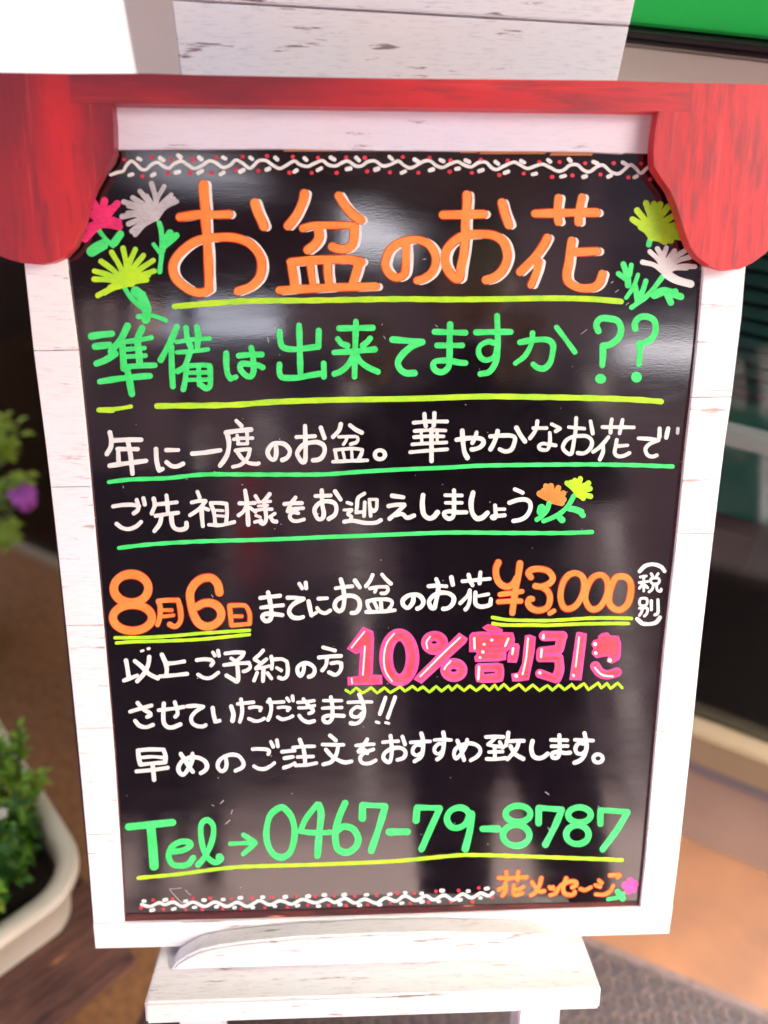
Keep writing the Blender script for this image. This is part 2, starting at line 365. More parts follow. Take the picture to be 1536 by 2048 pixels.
# line 4
row(200, 960, C5, 'white', 40, [
 ('ご', '135,270 240,255 340,255 400,268;395,275 385,310 345,342;w42 445,188 458,250;w38 375,205 390,250;170,450 230,492 300,502 370,475 420,430'),
 ('先', 'w42 550,190 560,260 530,342;w38 580,250 680,240 785,228;w40 680,160 690,250 695,335;w38 570,367 680,350 800,335;w42 630,370 610,450 558,522;w44 730,355 735,430 760,490 820,510 880,490 885,440'),
 ('祖', 'w38 998,122 1020,180;w38 940,230 1010,215 1080,215;w38 1080,220 1010,300 922,360;w42 1040,320 1045,400 1053,470;w34 1045,280 1110,305;w38 1135,245 1165,330 1180,440;w38 1135,235 1230,235 1295,245;w38 1295,245 1300,340 1290,440;w28 1185,310 1262,315;w28 1190,365 1268,370;w36 1115,458 1240,462 1375,430')])
row(460, 950, C5, 'white', 42, [
 ('様', '155,162 175,300 187,508;w38 97,290 180,290 255,285;w38 175,300 140,370 88,413;w34 205,335 262,380;w36 260,215 290,262;w42 405,195 350,265;w30 290,278 415,270;w28 290,318 385,310;w32 262,362 345,350 428,350;w40 345,265 365,380 368,460 340,500 312,485;w30 265,415 310,432;w34 255,482 320,465;w34 458,395 405,432;w38 415,430 440,470 475,478'),
 ('を', 'w40 557,297 640,290 735,288;w40 670,232 620,300 590,370;w34 600,370 650,345 750,340;w36 705,345 630,390 612,430 640,465 690,472 757,455;w34 640,380 700,392'),
 ('お', '940,158 945,300 960,390 945,445 900,448 870,390 870,340 920,285 1000,268 1070,290 1090,350 1070,410 1010,450;w38 875,215 1030,210;1075,168 1132,250'),
 ('迎', 'w32 1200,282 1245,297;w30 1167,358 1245,355;w34 1245,360 1205,400 1245,425 1235,450;w40 1170,478 1260,468 1380,490 1490,488 1544,462;w38 1375,190 1312,235 1300,320 1292,380;w34 1292,385 1350,378;w36 1380,280 1372,420;w30 1425,250 1500,250;w34 1505,255 1500,340 1475,372 1455,352;w36 1428,275 1440,418')])
row(740, 950, C5, 'white', 42, [
 ('え', '225,213 340,228;190,318 270,305 350,305;350,310 290,370 200,448;260,410 330,400 380,438 450,415'),
 ('し', 'w48 543,208 535,300 550,400 600,443 650,430 692,382'),
 ('ま', 'w36 770,207 940,210;w34 775,285 940,285;w42 860,158 860,300 855,415 810,448 765,420 760,385 820,372 900,382 985,382'),
 ('し', 'w48 1055,182 1035,280 1045,380 1090,443 1150,435 1202,388'),
 ('ょ', 'w40 1280,313 1287,400 1280,440 1250,440 1250,425 1300,420 1378,412;w32 1295,350 1378,350')])
row(930, 940, C5, 'white', 43, [('う', 'w40 512,198 590,232;455,335 540,307 620,303 665,335 668,400 630,470 570,508 497,522')])
# line 5
row(210, 1130, C5, 'orange', 78, [
 ('8', 'w82 e 267,240 177,146;w78 e 281,540 200,133'),
 ('月', 'w46 545,370 565,430 560,540 538,610;w44 550,367 650,360 745,360;w48 748,362 770,450 775,560 740,620 700,628 662,608;w32 600,462 683,462;w32 600,527 700,515'),
 ('6', '1172,280 1155,200 1110,145 1060,128 980,145 910,205 872,290 880,400 905,500 955,590 1030,628 1110,615 1175,560 1190,490 1155,425 1090,390 1010,392 945,425'),
 ('日', 'w44 1275,418 1285,520 1295,615;w40 1278,415 1400,412 1445,425 1480,500 1482,595;w40 1478,602 1400,610 1298,618;w34 1325,525 1400,525')], edge='rededge')
row(500, 1130, C5, 'white', 43, [
 ('ま', 'w38 105,337 210,325 308,315;w38 115,437 230,422 338,412;w44 185,283 200,350 215,440 220,515 200,563 160,573 125,540 140,508 200,498 270,505 330,513'),
 ('で', 'w40 385,335 460,335 548,345;548,348 460,390 412,440 402,490 440,535 500,543 540,533;w38 505,192 533,238;w40 570,182 575,238'),
 ('に', '600,372 615,450 630,515;w34 635,515 678,487;w36 700,345 788,340;w38 688,442 720,478 770,493 822,465'),
 ('お', '930,148 950,220 965,330 955,435 920,472 880,450 867,410 890,360 950,328 1030,313 1100,340 1125,400 1110,460 1080,488 1042,492;w36 878,238 960,225 1048,218;1075,160 1122,228'),
 ('盆', 'w38 1255,103 1230,160 1187,218;w38 1352,98 1390,145 1442,192;w34 1228,240 1320,224 1400,224;w36 1405,228 1413,255 1390,288 1345,290;w34 1290,245 1277,275;w36 1200,372 1300,352 1400,352 1450,372 1450,410 1422,450;w38 1200,380 1207,420 1228,460;w36 1275,385 1300,440;w40 1340,375 1345,455;w38 1190,480 1330,478 1482,463')])
row(780, 1120, C5, 'white', 43, [
 ('の', '240,370 235,430 200,480 170,490 132,455 132,410 180,368 240,353 300,365 338,410 338,450 310,485 280,498'),
 ('お', '475,198 495,260 485,360 465,450 455,490 425,490 402,450 405,410 450,362 520,335 600,342 650,380 650,430 620,475 580,497 545,500;w38 395,268 480,263 577,270;627,178 643,252'),
 ('花', 'w36 742,218 850,208 1022,192;w40 805,152 820,210 845,258;w40 925,128 920,180 917,238;w36 817,310 790,370 718,443;w38 815,330 815,420 795,480 772,507;w42 875,335 872,400 880,455 930,478 1000,468 1025,455;w40 1032,402 1027,455;w32 910,368 1008,350')])
row(780, 1120, C5, 'orange', 58, [
 ('¥', 'w60 1110,25 1085,90 1092,180 1130,245 1200,275 1260,245 1300,180;1330,35 1310,180 1290,280 1270,400 1253,540;w46 1128,353 1230,340 1350,322;w48 1112,428 1230,420 1338,420')], edge='rededge')
row(1060, 1110, C5, 'orange', 56, [
 ('3', '8,228 -18,185 20,150 100,143 185,165 233,230 205,285 120,322 55,318;120,325 180,370 205,440 180,530 100,567 20,550 -22,495 -5,450 20,450'),
 (',', 'w42 245,572 202,598'),
 ('0', '460,185 385,215 332,300 312,430 342,530 400,552 478,508 538,400 556,290 530,215 460,185'),
 ('0', '710,203 640,235 590,320 567,440 602,533 660,557 728,518 788,400 796,290 765,225 710,203'),
 ('0', 'w62 895,225 850,280 812,400 812,490 860,548 930,560 1000,500 1030,400 1030,290 980,228 895,225')], edge='rededge')
row(1060, 1110, C5, 'white', 26, [
 ('(', 'w38 1122,168 1180,112 1260,95 1340,120 1378,165'),
 ('税', '1130,225 1190,215;1118,282 1212,270;1165,215 1165,368;1150,300 1120,340;1180,310 1205,335;1240,192 1258,220;1312,190 1292,220;1242,242 1318,242 1313,290 1247,290 1242,242;1265,300 1252,350 1220,378;1297,300 1302,358 1338,372 1343,350'),
 ('別', '1130,450 1195,450 1190,512 1127,512 1130,450;1120,545 1200,545 1195,600 1172,625;1155,522 1145,580 1120,618;w30 1242,470 1242,560;w30 1310,460 1310,590 1280,612'),
 (')', 'w38 1097,655 1150,700 1220,707 1290,690 1332,640')])
# line 6
row(230, 1270, C5, 'white', 43, [
 ('以', '112,262 125,330 138,418;w38 92,466 150,445 228,415;205,268 280,330 350,400 438,443;350,225 340,300 300,390 228,473;w24 268,165 290,158;w30 338,140 350,138'),
 ('上', 'w44 480,202 515,280 530,350 525,410;w38 530,292 620,285 708,270;w38 455,425 600,412 738,398'),
 ('ご', 'w38 837,257 920,248 985,255;w36 988,258 1008,280 985,312;w36 1002,178 1022,212;w38 1055,162 1065,212;w36 852,405 910,438 980,438 1058,385'),
 ('予', 'w38 1132,190 1230,178 1318,180;w36 1318,185 1295,225 1250,260;w34 1190,240 1230,265;w38 1117,308 1240,292 1370,285;w36 1372,290 1385,330 1350,362 1315,373;w42 1250,292 1260,400 1252,475 1200,450 1142,415')])
row(480, 1270, C5, 'white', 36, [
 ('約', '237,158 200,200 150,243;150,250 195,278;270,248 220,290 165,338;w32 162,345 240,332 300,318;w40 240,350 235,470;w36 175,388 143,467;w36 282,392 322,445;w36 320,222 330,290 325,345;340,250 430,247 478,272;w38 480,275 490,350 480,420 440,448 398,435;w34 377,337 423,363'),
 ('の', 'w40 655,310 650,370 620,418 590,380 592,330 640,292 700,292 755,330 763,380 740,415 705,428'),
 ('方', '852,127 973,160;w38 808,230 920,220 1033,215;w38 890,237 880,310 842,362;935,290 1000,280 1035,290;w38 1035,290 1035,340 1010,388 970,408 912,382')])
# line 7
row(230, 1270, C5, 'white', 38, [
 ('さ', '155,785 270,750 373,722;w40 232,697 290,760 350,795 365,820 330,838;w40 207,880 250,928 320,943 388,920'),
 ('せ', 'w36 447,770 580,755 705,737;w42 500,703 495,800 500,895 540,943 600,943 668,915;w38 612,688 635,760 640,810 617,837'),
 ('て', '740,730 830,725 903,733;900,738 830,782 783,840 790,900 840,932 900,937 928,923'),
 ('い', 'w42 1000,748 1010,820 1028,885;w34 1035,888 1072,877;w44 1190,733 1212,810 1203,878'),
 ('た', 'w34 1257,705 1330,697 1418,688;w38 1290,660 1302,760 1295,830 1278,888;w32 1377,745 1440,737 1495,745;w32 1497,748 1485,775;w34 1370,857 1430,880 1480,878 1528,855')])
row(480, 1270, C5, 'white', 34, [
 ('だ', 'w32 282,685 350,690 448,685;w38 302,662 320,740 310,811 287,868;w30 390,745 450,738 505,745;w32 508,748 487,773;387,840 430,863 490,853 538,830;w32 480,647 503,678;w34 537,627 543,672'),
 ('き', 'w32 592,690 670,685 757,672;w32 602,745 680,743 763,722;w36 650,657 700,720 748,768 740,790 708,803;w38 607,827 640,868 700,893 758,880'),
 ('ま', 'w32 857,672 940,672 1038,672;w30 845,750 940,745 1043,742;w38 930,638 945,720 947,800 942,855 910,893 867,888 852,850 890,828 960,825 1062,828'),
 ('す', 'w32 1107,690 1220,685 1348,685;w38 1220,610 1250,680 1272,760 1260,835 1225,888 1180,908 1132,903;w34 1250,750 1200,735 1152,765 1135,800 1152,832 1205,838 1250,800'),
 ('!!', 'w38 1490,642 1432,808;w28 1395,890 1422,900;w36 1588,637 1512,848;w28 1492,897 1522,905')])
# line 8
row(250, 1450, C5, 'white', 44, [
 ('早', '132,262 142,340 155,400;w40 132,260 250,250 393,252;395,255 415,320 410,380;w32 152,335 280,325 400,335;w38 157,405 280,393 408,383;w38 117,475 280,460 437,438;280,400 290,480 298,560'),
 ('め', '572,298 620,370 665,440 693,478;w42 690,297 685,370 640,460 595,508 555,480 548,430 590,365 680,332 760,338 818,372 840,420 820,465 777,492'),
 ('の', 'w38 1030,330 1040,400 1025,455 985,473 950,430 962,370 1020,322 1100,303 1170,322 1213,390 1198,435 1132,468')])
row(500, 1450, C5, 'white', 35, [
 ('ご', '27,247 100,245 170,250 198,270 187,298;w34 212,172 238,223;w38 275,157 285,218;w36 42,422 90,448 150,450 210,420 248,390'),
 ('注', '327,275 458,262;352,340 438,325;347,438 400,420 458,392;w40 510,152 530,205;w32 440,230 560,220 660,218;w40 545,222 560,320 565,408;w32 487,328 648,322;w34 467,415 580,408 680,390'),
 ('文', 'w38 820,108 878,158;w34 742,200 850,202 957,203;w38 903,217 880,310 830,378 752,403;w38 777,252 840,320 920,368 980,383 1038,372'),
 ('を', 'w34 1087,210 1180,200 1268,197;w38 1200,148 1160,210 1112,270;1112,275 1165,250 1200,290;1262,250 1170,285 1127,340 1150,388 1220,393 1287,362')])
row(740, 1440, C5, 'white', 38, [
 ('お', '210,163 220,240 222,340 205,425 170,425 137,390 150,340 210,297 290,283 345,302 365,345 340,388 282,408;w32 132,228 210,220 290,217;332,172 358,248'),
 ('す', 'w32 417,230 520,222 617,218;525,138 545,220 542,300 520,378 457,423;w34 535,262 480,255 442,290 440,340 478,362 522,340'),
 ('す', 'w32 660,205 740,200 830,205;750,128 760,200 750,300 730,370 688,403;w34 745,245 700,245 660,290 665,330 700,347 740,322'),
 ('め', '895,213 930,300 962,408;w36 995,203 980,270 930,350 880,395 860,350 880,292 950,252 1040,240 1108,270 1130,320 1100,370 1033,412')])
row(960, 1430, C5, 'white', 36, [
 ('致', '62,225 150,222 238,225;w34 160,232 120,270 82,300;w32 82,303 150,318 240,325;w34 202,277 233,335;w30 92,380 232,375;w36 150,325 152,445;w34 67,450 160,452 262,440;w38 290,182 280,250 265,312;w36 272,270 360,265 448,265;w38 400,272 370,350 282,453;w40 312,322 360,400 443,448'),
 ('し', 'w42 538,268 525,340 545,418 600,443 650,430 692,397'),
 ('ま', 'w34 727,255 893,258;w32 732,320 898,318;w38 812,208 815,300 812,395 790,437 742,433 742,393 800,377 870,390 922,385'),
 ('す', 'w34 972,255 1060,258 1157,262;w40 1070,188 1085,260 1090,340 1060,430 1010,473 967,488;w36 1078,297 1010,292 977,340 992,388 1040,398 1077,372'),
 ('。', 'e 1208,445 48,42')])
# line 9, telephone
row(230, 1590, 3.84, 'green', 43, [
 ('T', 'w52 105,245 280,227 442,210;w66 275,240 290,400 300,545'),
 ('e', 'w42 450,435 520,425 578,390 568,362 500,360 435,400 412,470 440,530 500,543 560,532 600,483'),
 ('l', 'w40 637,538 700,460 748,340 755,240 710,192 665,222 660,310 680,420 720,488 770,518 808,500;w60 803,480 806,486'),
 ('→', 'w30 885,375 1075,365;w34 987,307 1075,362;w34 1078,370 985,453'),
 ('0', 'w44 1265,97 1190,160 1162,290 1180,400 1230,465 1290,477 1350,430 1380,300 1360,180 1310,110 1265,97')])
row(560, 1590, 3.84, 'green', 47, [
 ('4', 'w40 285,72 200,180 160,268;w38 157,280 270,290 385,287;w48 300,78 315,150 300,300 287,465'),
 ('6', '500,62 450,180 425,300 440,408 510,442 580,400 600,330 560,262 490,242 440,272'),
 ('7', 'w52 632,178 634,80;w40 634,76 810,85;808,90 760,250 700,428'),
 ('-', 'w50 838,284 978,282'),
 ('7', 'w50 1045,195 1052,105;w40 1052,96 1228,100;1225,105 1160,250 1087,415'),
 ('9', 'w44 1455,150 1425,110 1370,97 1310,122 1282,180 1310,240 1370,252 1430,215 1457,150;w50 1470,145 1460,260 1440,350 1423,415')])
row(900, 1590, 3.84, 'green', 43, [
 ('-', 'w48 252,260 368,260'),
 ('8', 'e 522,145 95,62;e 508,310 102,80'),
 ('7', 'w48 680,215 682,105;w40 682,98 860,112;w46 858,115 800,250 732,382'),
 ('8', 'e 994,153 87,58;e 978,305 86,72'),
 ('7', 'w42 1155,222 1155,120;w38 1155,116 1365,130;w44 1362,135 1280,270 1172,417')])
# shop name
row(980, 1730, 4.955, 'orange', 36, [
 ('花', '87,130 220,130 362,122;162,72 165,150;278,67 272,150;150,180 130,220 87,243;w38 155,200 150,260 122,303;w38 235,205 230,270 250,298 320,278;330,215 290,240 250,245'),
 ('メ', '415,172 450,220 490,262 538,258;w38 510,128 490,200 450,270 407,300'),
 ('ッ', 'w32 590,217 600,235;w32 625,217 632,240;w34 680,227 650,280 597,298'),
 ('セ', 'w38 703,203 780,167 848,167 853,200 815,220;w38 755,132 725,220 737,278 790,298 830,288 840,268'),
 ('ー', 'w34 895,237 940,250 998,222'),
 ('ジ', 'w36 1080,155 1105,178;w34 1045,200 1090,215;w34 1050,290 1130,293 1190,260 1220,205;w36 1187,103 1280,97;w30 1290,103 1262,125')], edge='rededge')

def letters(parent):
    colour = {'orange': 'orange', 'green': 'green', 'white': 'white'}
    for (x0, y0, s, mk, w, items), k in ROWS:
        for ch, spec in items:
            if ch == 'smear': glyph(parent, 'paint_smear', x0, y0, s, 'grey', w, spec); continue
            nm = 'written_digit' if ch in '0123456789' else ('written_mark' if ch in '?!!¥,()→-。' else 'written_character')
            glyph(parent, nm, x0, y0, s, mk, w, spec, **k)

# pink discount lettering: pink body, coral filling, white glints
BIG = [
 (680, 1230, 'written_digit', 'm:pink p 235,120 340,165 350,230 335,610 430,615 435,710 80,722 75,635 190,625 205,385 160,400 70,345;m:coral p 245,162 312,188 316,250 303,640 403,645 403,688 107,693 107,656 222,643 237,300 150,362 112,338;m:white w17 250,172 118,335;m:white w18 255,320 235,612;m:white w16 118,652 125,698'),
 (680, 1230, 'written_digit', 'm:pink w126 e 607,435 136,232;m:coral w58 e 607,435 132,228;m:white w18 555,190 480,290 450,430 465,570 532,678'),
 (680, 1230, 'written_mark', 'm:pink w104 e 967,283 84,68;m:coral w44 e 967,283 84,68;m:pink w100 e 1165,565 86,68;m:coral w44 e 1165,565 86,68;m:pink p 1220,180 1310,240 1290,285 835,705 755,660 790,610;m:coral p 1236,212 1278,252 822,672 790,650;m:white w18 922,222 885,280 895,340;m:white w18 1230,230 1050,400 822,628;m:white w18 1133,472 1080,530 1070,556'),
 (960, 1230, 'written_character', 'm:pink p 20,130 80,92 160,110 235,150 225,180 100,182;m:pink p -110,212 -80,178 0,170 340,178 358,250 350,310 270,380 268,460 180,475 -50,480 -60,430 -30,395 -45,380 -112,380;m:pink l w88 -5,540 200,535 198,642 -5,652 -5,540;m:pink p 335,290 390,290 408,320 395,420 375,490 280,485 285,400;m:pink p 460,210 510,200 572,225 560,380 500,665 400,680 330,680 320,600 390,590 430,500;m:coral p -88,215 0,203 315,205 328,250 300,315 235,380 235,440 -25,448 -32,425 -5,385 -20,352 -85,352;m:pink w12 0,250 70,238 150,245;m:pink w12 90,300 250,290;m:pink w12 20,345 230,338;m:pink w12 40,400 235,392;m:coral l w36 -5,540 200,535 198,642 -5,652 -5,540;m:coral p 340,318 378,318 370,400 352,458 308,455;m:coral p 482,238 540,250 530,380 480,640 352,655 350,622 408,612 450,500;m:coral p 45,130 85,112 190,145 100,160;m:white w24 -59,238 -56,342;m:white w30 120,258 122,258;m:white w28 42,300 43,300;m:white w30 28,378 30,378;m:white w26 0,435 2,435;m:white w22 290,243 258,316;m:white w26 -10,532 -18,655;m:white w24 340,342 330,398;m:white w20 492,242 470,450 437,605;m:white w34 368,622 374,626'),
 (960, 1230, 'written_character', 'm:pink l w98 655,215 845,215;m:pink w90 840,215 812,345;m:pink w84 810,352 625,368;m:pink w84 625,372 618,440;m:pink w78 618,440 800,442;m:pink w92 808,440 812,560 780,650;m:pink w86 775,655 612,600;m:coral w44 655,215 835,215;m:coral w42 838,215 808,345;m:coral w38 810,352 628,370;m:coral w38 625,375 620,438;m:coral w38 620,440 800,445;m:coral w42 805,442 808,560 778,650;m:coral w38 775,652 615,602;m:white w28 650,207 648,235;m:white w24 632,352 625,428;m:white w32 610,590 614,594'),
 (960, 1230, 'written_stroke', 'm:pink p 985,180 1010,172 1095,190 1085,300 1040,670 915,665 930,560 965,320;m:coral p 1005,210 1065,215 1050,330 1010,640 945,635 955,560 990,330;m:white w18 1015,228 995,400 980,528;m:white w28 957,616 959,622'),
 (960, 1230, 'written_character', 'm:pink p 1210,215 1250,185 1310,178 1335,210 1420,213 1445,290 1442,400 1430,455 1350,500 1300,480 1310,420 1190,442 1145,400 1145,370 1165,350 1140,300 1160,260 1210,245;m:coral p 1232,232 1300,208 1400,240 1415,300 1408,410 1350,460 1332,402 1195,400 1180,372 1200,330 1180,300;m:pink w95 1180,525 1230,590 1310,612 1400,585;m:coral w50 1182,530 1230,590 1310,612 1395,588;m:white w36 1178,298 1180,300;m:white w34 1184,390 1187,392;m:white w40 1326,462 1330,464;m:white w20 1177,540 1230,600 1290,623 1360,628'),
]
LINES = [
 ('lime', 11.5, '349,613 420,607 500,602 620,601 700,599.5 800,598 900,599 1000,598 1100,596.5 1180,598 1242,603'),
 ('lime', 11, '198,820 225,820'), ('lime', 8, '222,819 245,816 262,813'),
 ('lime', 11.5, '314,812 460,810 547,804 664,800 836,797 960,793 1070,794 1174,796 1265,799 1322,803'),
 ('green', 8.6, '218,964 262,959 337,956 407,949 500,949 637,949 715,944 800,939 898,935 976,931 1158,929 1256,930 1345,933'),
 ('green', 8.4, '238,1096 298,1089 395,1083 538,1079 655,1074 740,1071 838,1067 916,1065 1028,1066 1125,1066 1184,1064'),
 ('lime', 7, '230,1275.5 288,1275 347,1271.5 405,1266.5 499,1260.5'), ('lime', 7, '233,1286 269,1283.5 327,1282 395,1279 445,1274.5 499,1269'),
 ('lime', 7, '985,1235 1014,1239.5 1060,1241 1099,1241 1138,1239 1177,1236.5 1226,1236 1263,1237'), ('lime', 7, '986,1247 1011,1250 1060,1250 1099,1250.5 1158,1248 1216,1247 1257,1247'),
 ('lime', 7.5, '277,1756 360,1748 464,1735 569,1731 664,1728 794,1722 899,1712 952,1710 1082,1714 1244,1720'),
]
ZIG = '60,770 105,800 165,745 230,800 320,745 380,800 455,745 515,795 615,735 665,780 740,730 795,770 850,735 915,790 985,730 1040,780 1110,725 1145,770 1200,720 1270,775 1330,725 1395,775 1470,720 1529,770 1584,715 1619,765 1679,710 1739,770 1834,710 1899,775 1974,715 2044,775 2124,720 2174,770 2239,715 2299,765 2374,710 2414,760 2499,700 2544,765 2644,695 2674,750 2734,700 2769,755 2844,695 2889,745'
WAVES = [
 (190, 290, 4.8, 30, '150,285 220,262 270,250 300,200 345,155 390,180 440,230 490,235 540,190 600,165 650,200 710,222 760,180 830,155 890,190 950,225 1020,200 1090,155 1150,165 1230,215 1300,190 1350,145 1410,170 1480,222 1520,200 1570,152 1640,150 1700,190 1770,225 1830,200 1910,155 1970,190 2040,205 2100,180 2180,150 2240,190 2310,200 2370,170 2430,155 2500,200 2560,200 2620,160 2690,155 2760,200 2830,190 2910,155 2960,190 3020,220 3080,200 3160,155 3220,155 3280,200 3340,215 3410,180 3480,160 3540,190 3610,210 3680,170 3750,165 3810,220 3860,235 3930,200 4020,165 4080,190 4150,225 4230,200 4298,185 4358,210 4438,250 4498,240 4558,195 4628,190 4688,240 4748,256 4818,210 4878,195 4958,260 5028,275 5088,230 5138,190 5188,220 5238,270 5298,222 5328,210 5375,285'),
 (240, 1760, 3.84, 23, '165,188 230,203 300,175 345,190 410,170 480,203 560,170 650,203 730,170 820,203 900,172 980,203 1070,160 1150,190 1230,160 1320,185 1400,150 1500,175 1589,147 1649,172 1729,142 1804,177 1879,147 1969,177 2039,137 2119,162 2189,122 2269,157 2349,122 2409,152 2489,117 2559,152 2629,107 2699,137 2769,102 2829,122 2864,97'),
]
DOTS = [  # x0, y0, scale, upper white, lower white, red
 (190, 290, 4.8, '425,135 640,135 810,110 1010,128 1240,125 1500,128', '345,285 560,285 790,260 1010,258 1220,272 1410,248', '280,140 545,115 730,140 935,140 1165,118 1418,113 455,300 697,275 915,265 1115,268 1350,238'),
 (490, 290, 4.8, '300,130 580,135 840,130 1080,135 1400,125', '220,232 485,250 715,232 995,228 1265,232 1520,260', '212,105 458,113 700,122 970,118 1150,122 1515,115 128,250 428,265 640,268 880,268 1172,252 1392,262'),
 (790, 290, 4.8, '205,150 450,150 695,155 978,172 1225,160 1480,152', '350,238 600,228 825,245 1070,262 1338,278', '332,122 532,147 822,143 1082,150 1385,165 225,265 525,257 738,267 1002,288 1235,273 1508,307'),
 (1050, 290, 4.8, '430,145 675,170 955,177', '365,300 572,303 812,298 1062,305', '332,163 577,175 852,175 1115,178 455,292 725,283 993,310 1200,330'),
 (240, 1760, 3.84, '185,162 348,153 503,162 645,155 792,150 925,137 1095,133 1270,130 1445,126', '248,231 413,222 572,210 742,205 880,212 1020,212 1188,202 1365,197 1525,200', '255,153 403,146 560,138 693,140 855,142 1013,138 1167,133 1347,123 1498,125 160,213 333,225 505,228 632,228 790,222 930,222 1113,212 1285,208 1442,193'),
 (620, 1750, 3.84, '110,154 263,152 433,152 612,148 732,135 858,142 1015,121 1215,124 1358,104', '230,226 380,233 535,228 705,216 860,206 990,203 1153,191 1308,176', '188,160 343,162 513,155 668,138 800,140 968,125 1142,119 1297,99 143,233 275,235 443,228 618,217 770,217 911,211 1083,206 1249,206 1397,171'),
]
def petals(base, tips, w, k, bend=0.12):
    out = []
    for i, (x, y) in enumerate(tips):
        mx, my = (x + base[0]) / 2, (y + base[1]) / 2; dx, dy = x - base[0], y - base[1]
        s = bend if dx > 0 else -bend
        out.append(f'm:{k} w{w} {x},{y} {mx + dy * s},{my - dx * s} {base[0]},{base[1]}')
    return ';'.join(out)
L1, R1, P1 = (150, 350, 6.144), (1210, 370, 6.678), (930, 940, 5.12)
FLOWERS = [
 (L1, 'drawn_leaf', 'm:green w52 300,690 380,790 470,870;m:green w120 205,940 270,895 345,855;m:green w95 555,730 520,780 485,830'),
 (L1, 'drawn_leaf', 'm:green w58 1035,590 1060,700 1065,950 1040,1190;m:green w90 1080,880 1120,790 1165,715;m:green w75 1100,870 1180,800 1245,742;m:green w46 965,850 1000,900 1035,950;m:green w60 1070,940 1110,820'),
 (L1, 'drawn_leaf', 'm:green w56 610,1390 700,1520 860,1660;m:green w115 745,1430 820,1500 880,1650;m:green w60 840,1460 860,1560;m:green w66 780,1740 860,1735;m:green w90 870,1780 880,1690;m:green w50 900,1720 1000,1740 1120,1788'),
 (L1, 'drawn_flower', petals((330, 600), [(120, 780), (175, 640), (205, 480), (225, 340), (360, 320), (430, 420), (515, 355), (470, 560), (530, 580), (540, 635)], 92, 'hot', 0.04)),
 (L1, 'drawn_flower', petals((985, 530), [(740, 730), (700, 690), (660, 600), (580, 510), (650, 470), (600, 330), (660, 380), (710, 280), (800, 200), (880, 260), (940, 105)], 62, 'grey', 0.08) + ';' + petals((1000, 540), [(1095, 140), (1180, 245), (1215, 290), (1250, 325)], 54, 'grey', 0.12)),
 (L1, 'drawn_flower', petals((620, 1350), [(280, 1480), (360, 1450), (430, 1380), (235, 1280), (240, 1180), (320, 1060), (450, 950), (590, 900), (740, 915), (840, 990), (960, 1050), (970, 1180), (880, 1290), (900, 1230), (700, 1340)], 64, 'lime', 0.06)),
 (R1, 'drawn_flower', petals((620, 700), [(370, 460), (430, 340), (550, 245), (655, 255), (735, 260), (845, 290), (930, 400), (980, 520), (1010, 700), (880, 740), (800, 760), (960, 620), (480, 560)], 82, 'lime', 0.08)),
 (R1, 'drawn_flower', petals((790, 1170), [(500, 1030), (600, 890), (700, 850), (820, 840), (930, 880), (1080, 870), (1170, 950), (1200, 1090), (1090, 1110)], 62, 'white', 0.1) + ';m:white w104 820,1190 960,1270 1140,1320'),
 (R1, 'drawn_leaf', 'm:green w66 605,720 585,800;m:green w64 775,1215 650,1380 540,1500 355,1635;m:green w70 545,1285 500,1420 430,1560;m:green w56 440,1200 380,1360 282,1505;m:green w78 245,1060 300,1220 308,1340;m:green w62 350,1070 330,1200;m:green w68 180,1185 300,1270;m:green w110 660,1465 780,1420 880,1440;m:green w80 850,1440 940,1420;m:green w90 900,1460 1010,1490;m:green w84 830,1470 880,1570;m:green w70 405,1350 430,1520'),
 (P1, 'drawn_leaf', 'm:green w46 1115,265 1060,360 980,440 890,490 805,523;m:green w60 1070,395 1130,405 1190,430;m:green w52 1170,425 1208,465;m:green w62 970,490 995,512;m:green w46 860,340 840,410 790,470 735,508;m:green w78 785,390 775,430;m:green w50 780,440 820,430'),
 (P1, 'drawn_flower', petals((900, 315), [(765, 242), (805, 215), (830, 168), (880, 165), (955, 185), (1005, 240), (1008, 300), (990, 335), (900, 240)], 60, 'orange', 0.0)),
 (P1, 'drawn_flower', petals((1160, 255), [(1045, 135), (1083, 128), (1125, 108), (1180, 90), (1265, 133), (1280, 190), (1285, 270), (1210, 290), (1215, 160)], 52, 'lime', 0.06)),
 ((980, 1730, 4.955), 'drawn_leaf', 'm:green w34 1170,340 1250,325 1320,285;m:green w50 1265,265 1315,335'),
 ((980, 1730, 4.955), 'drawn_flower', 'm:mauve w72 1390,160 1390,205;m:mauve w72 1435,190 1390,205;m:mauve w72 1420,240 1390,205;m:mauve w70 1370,250 1390,205;m:mauve w70 1340,200 1390,205'),
]
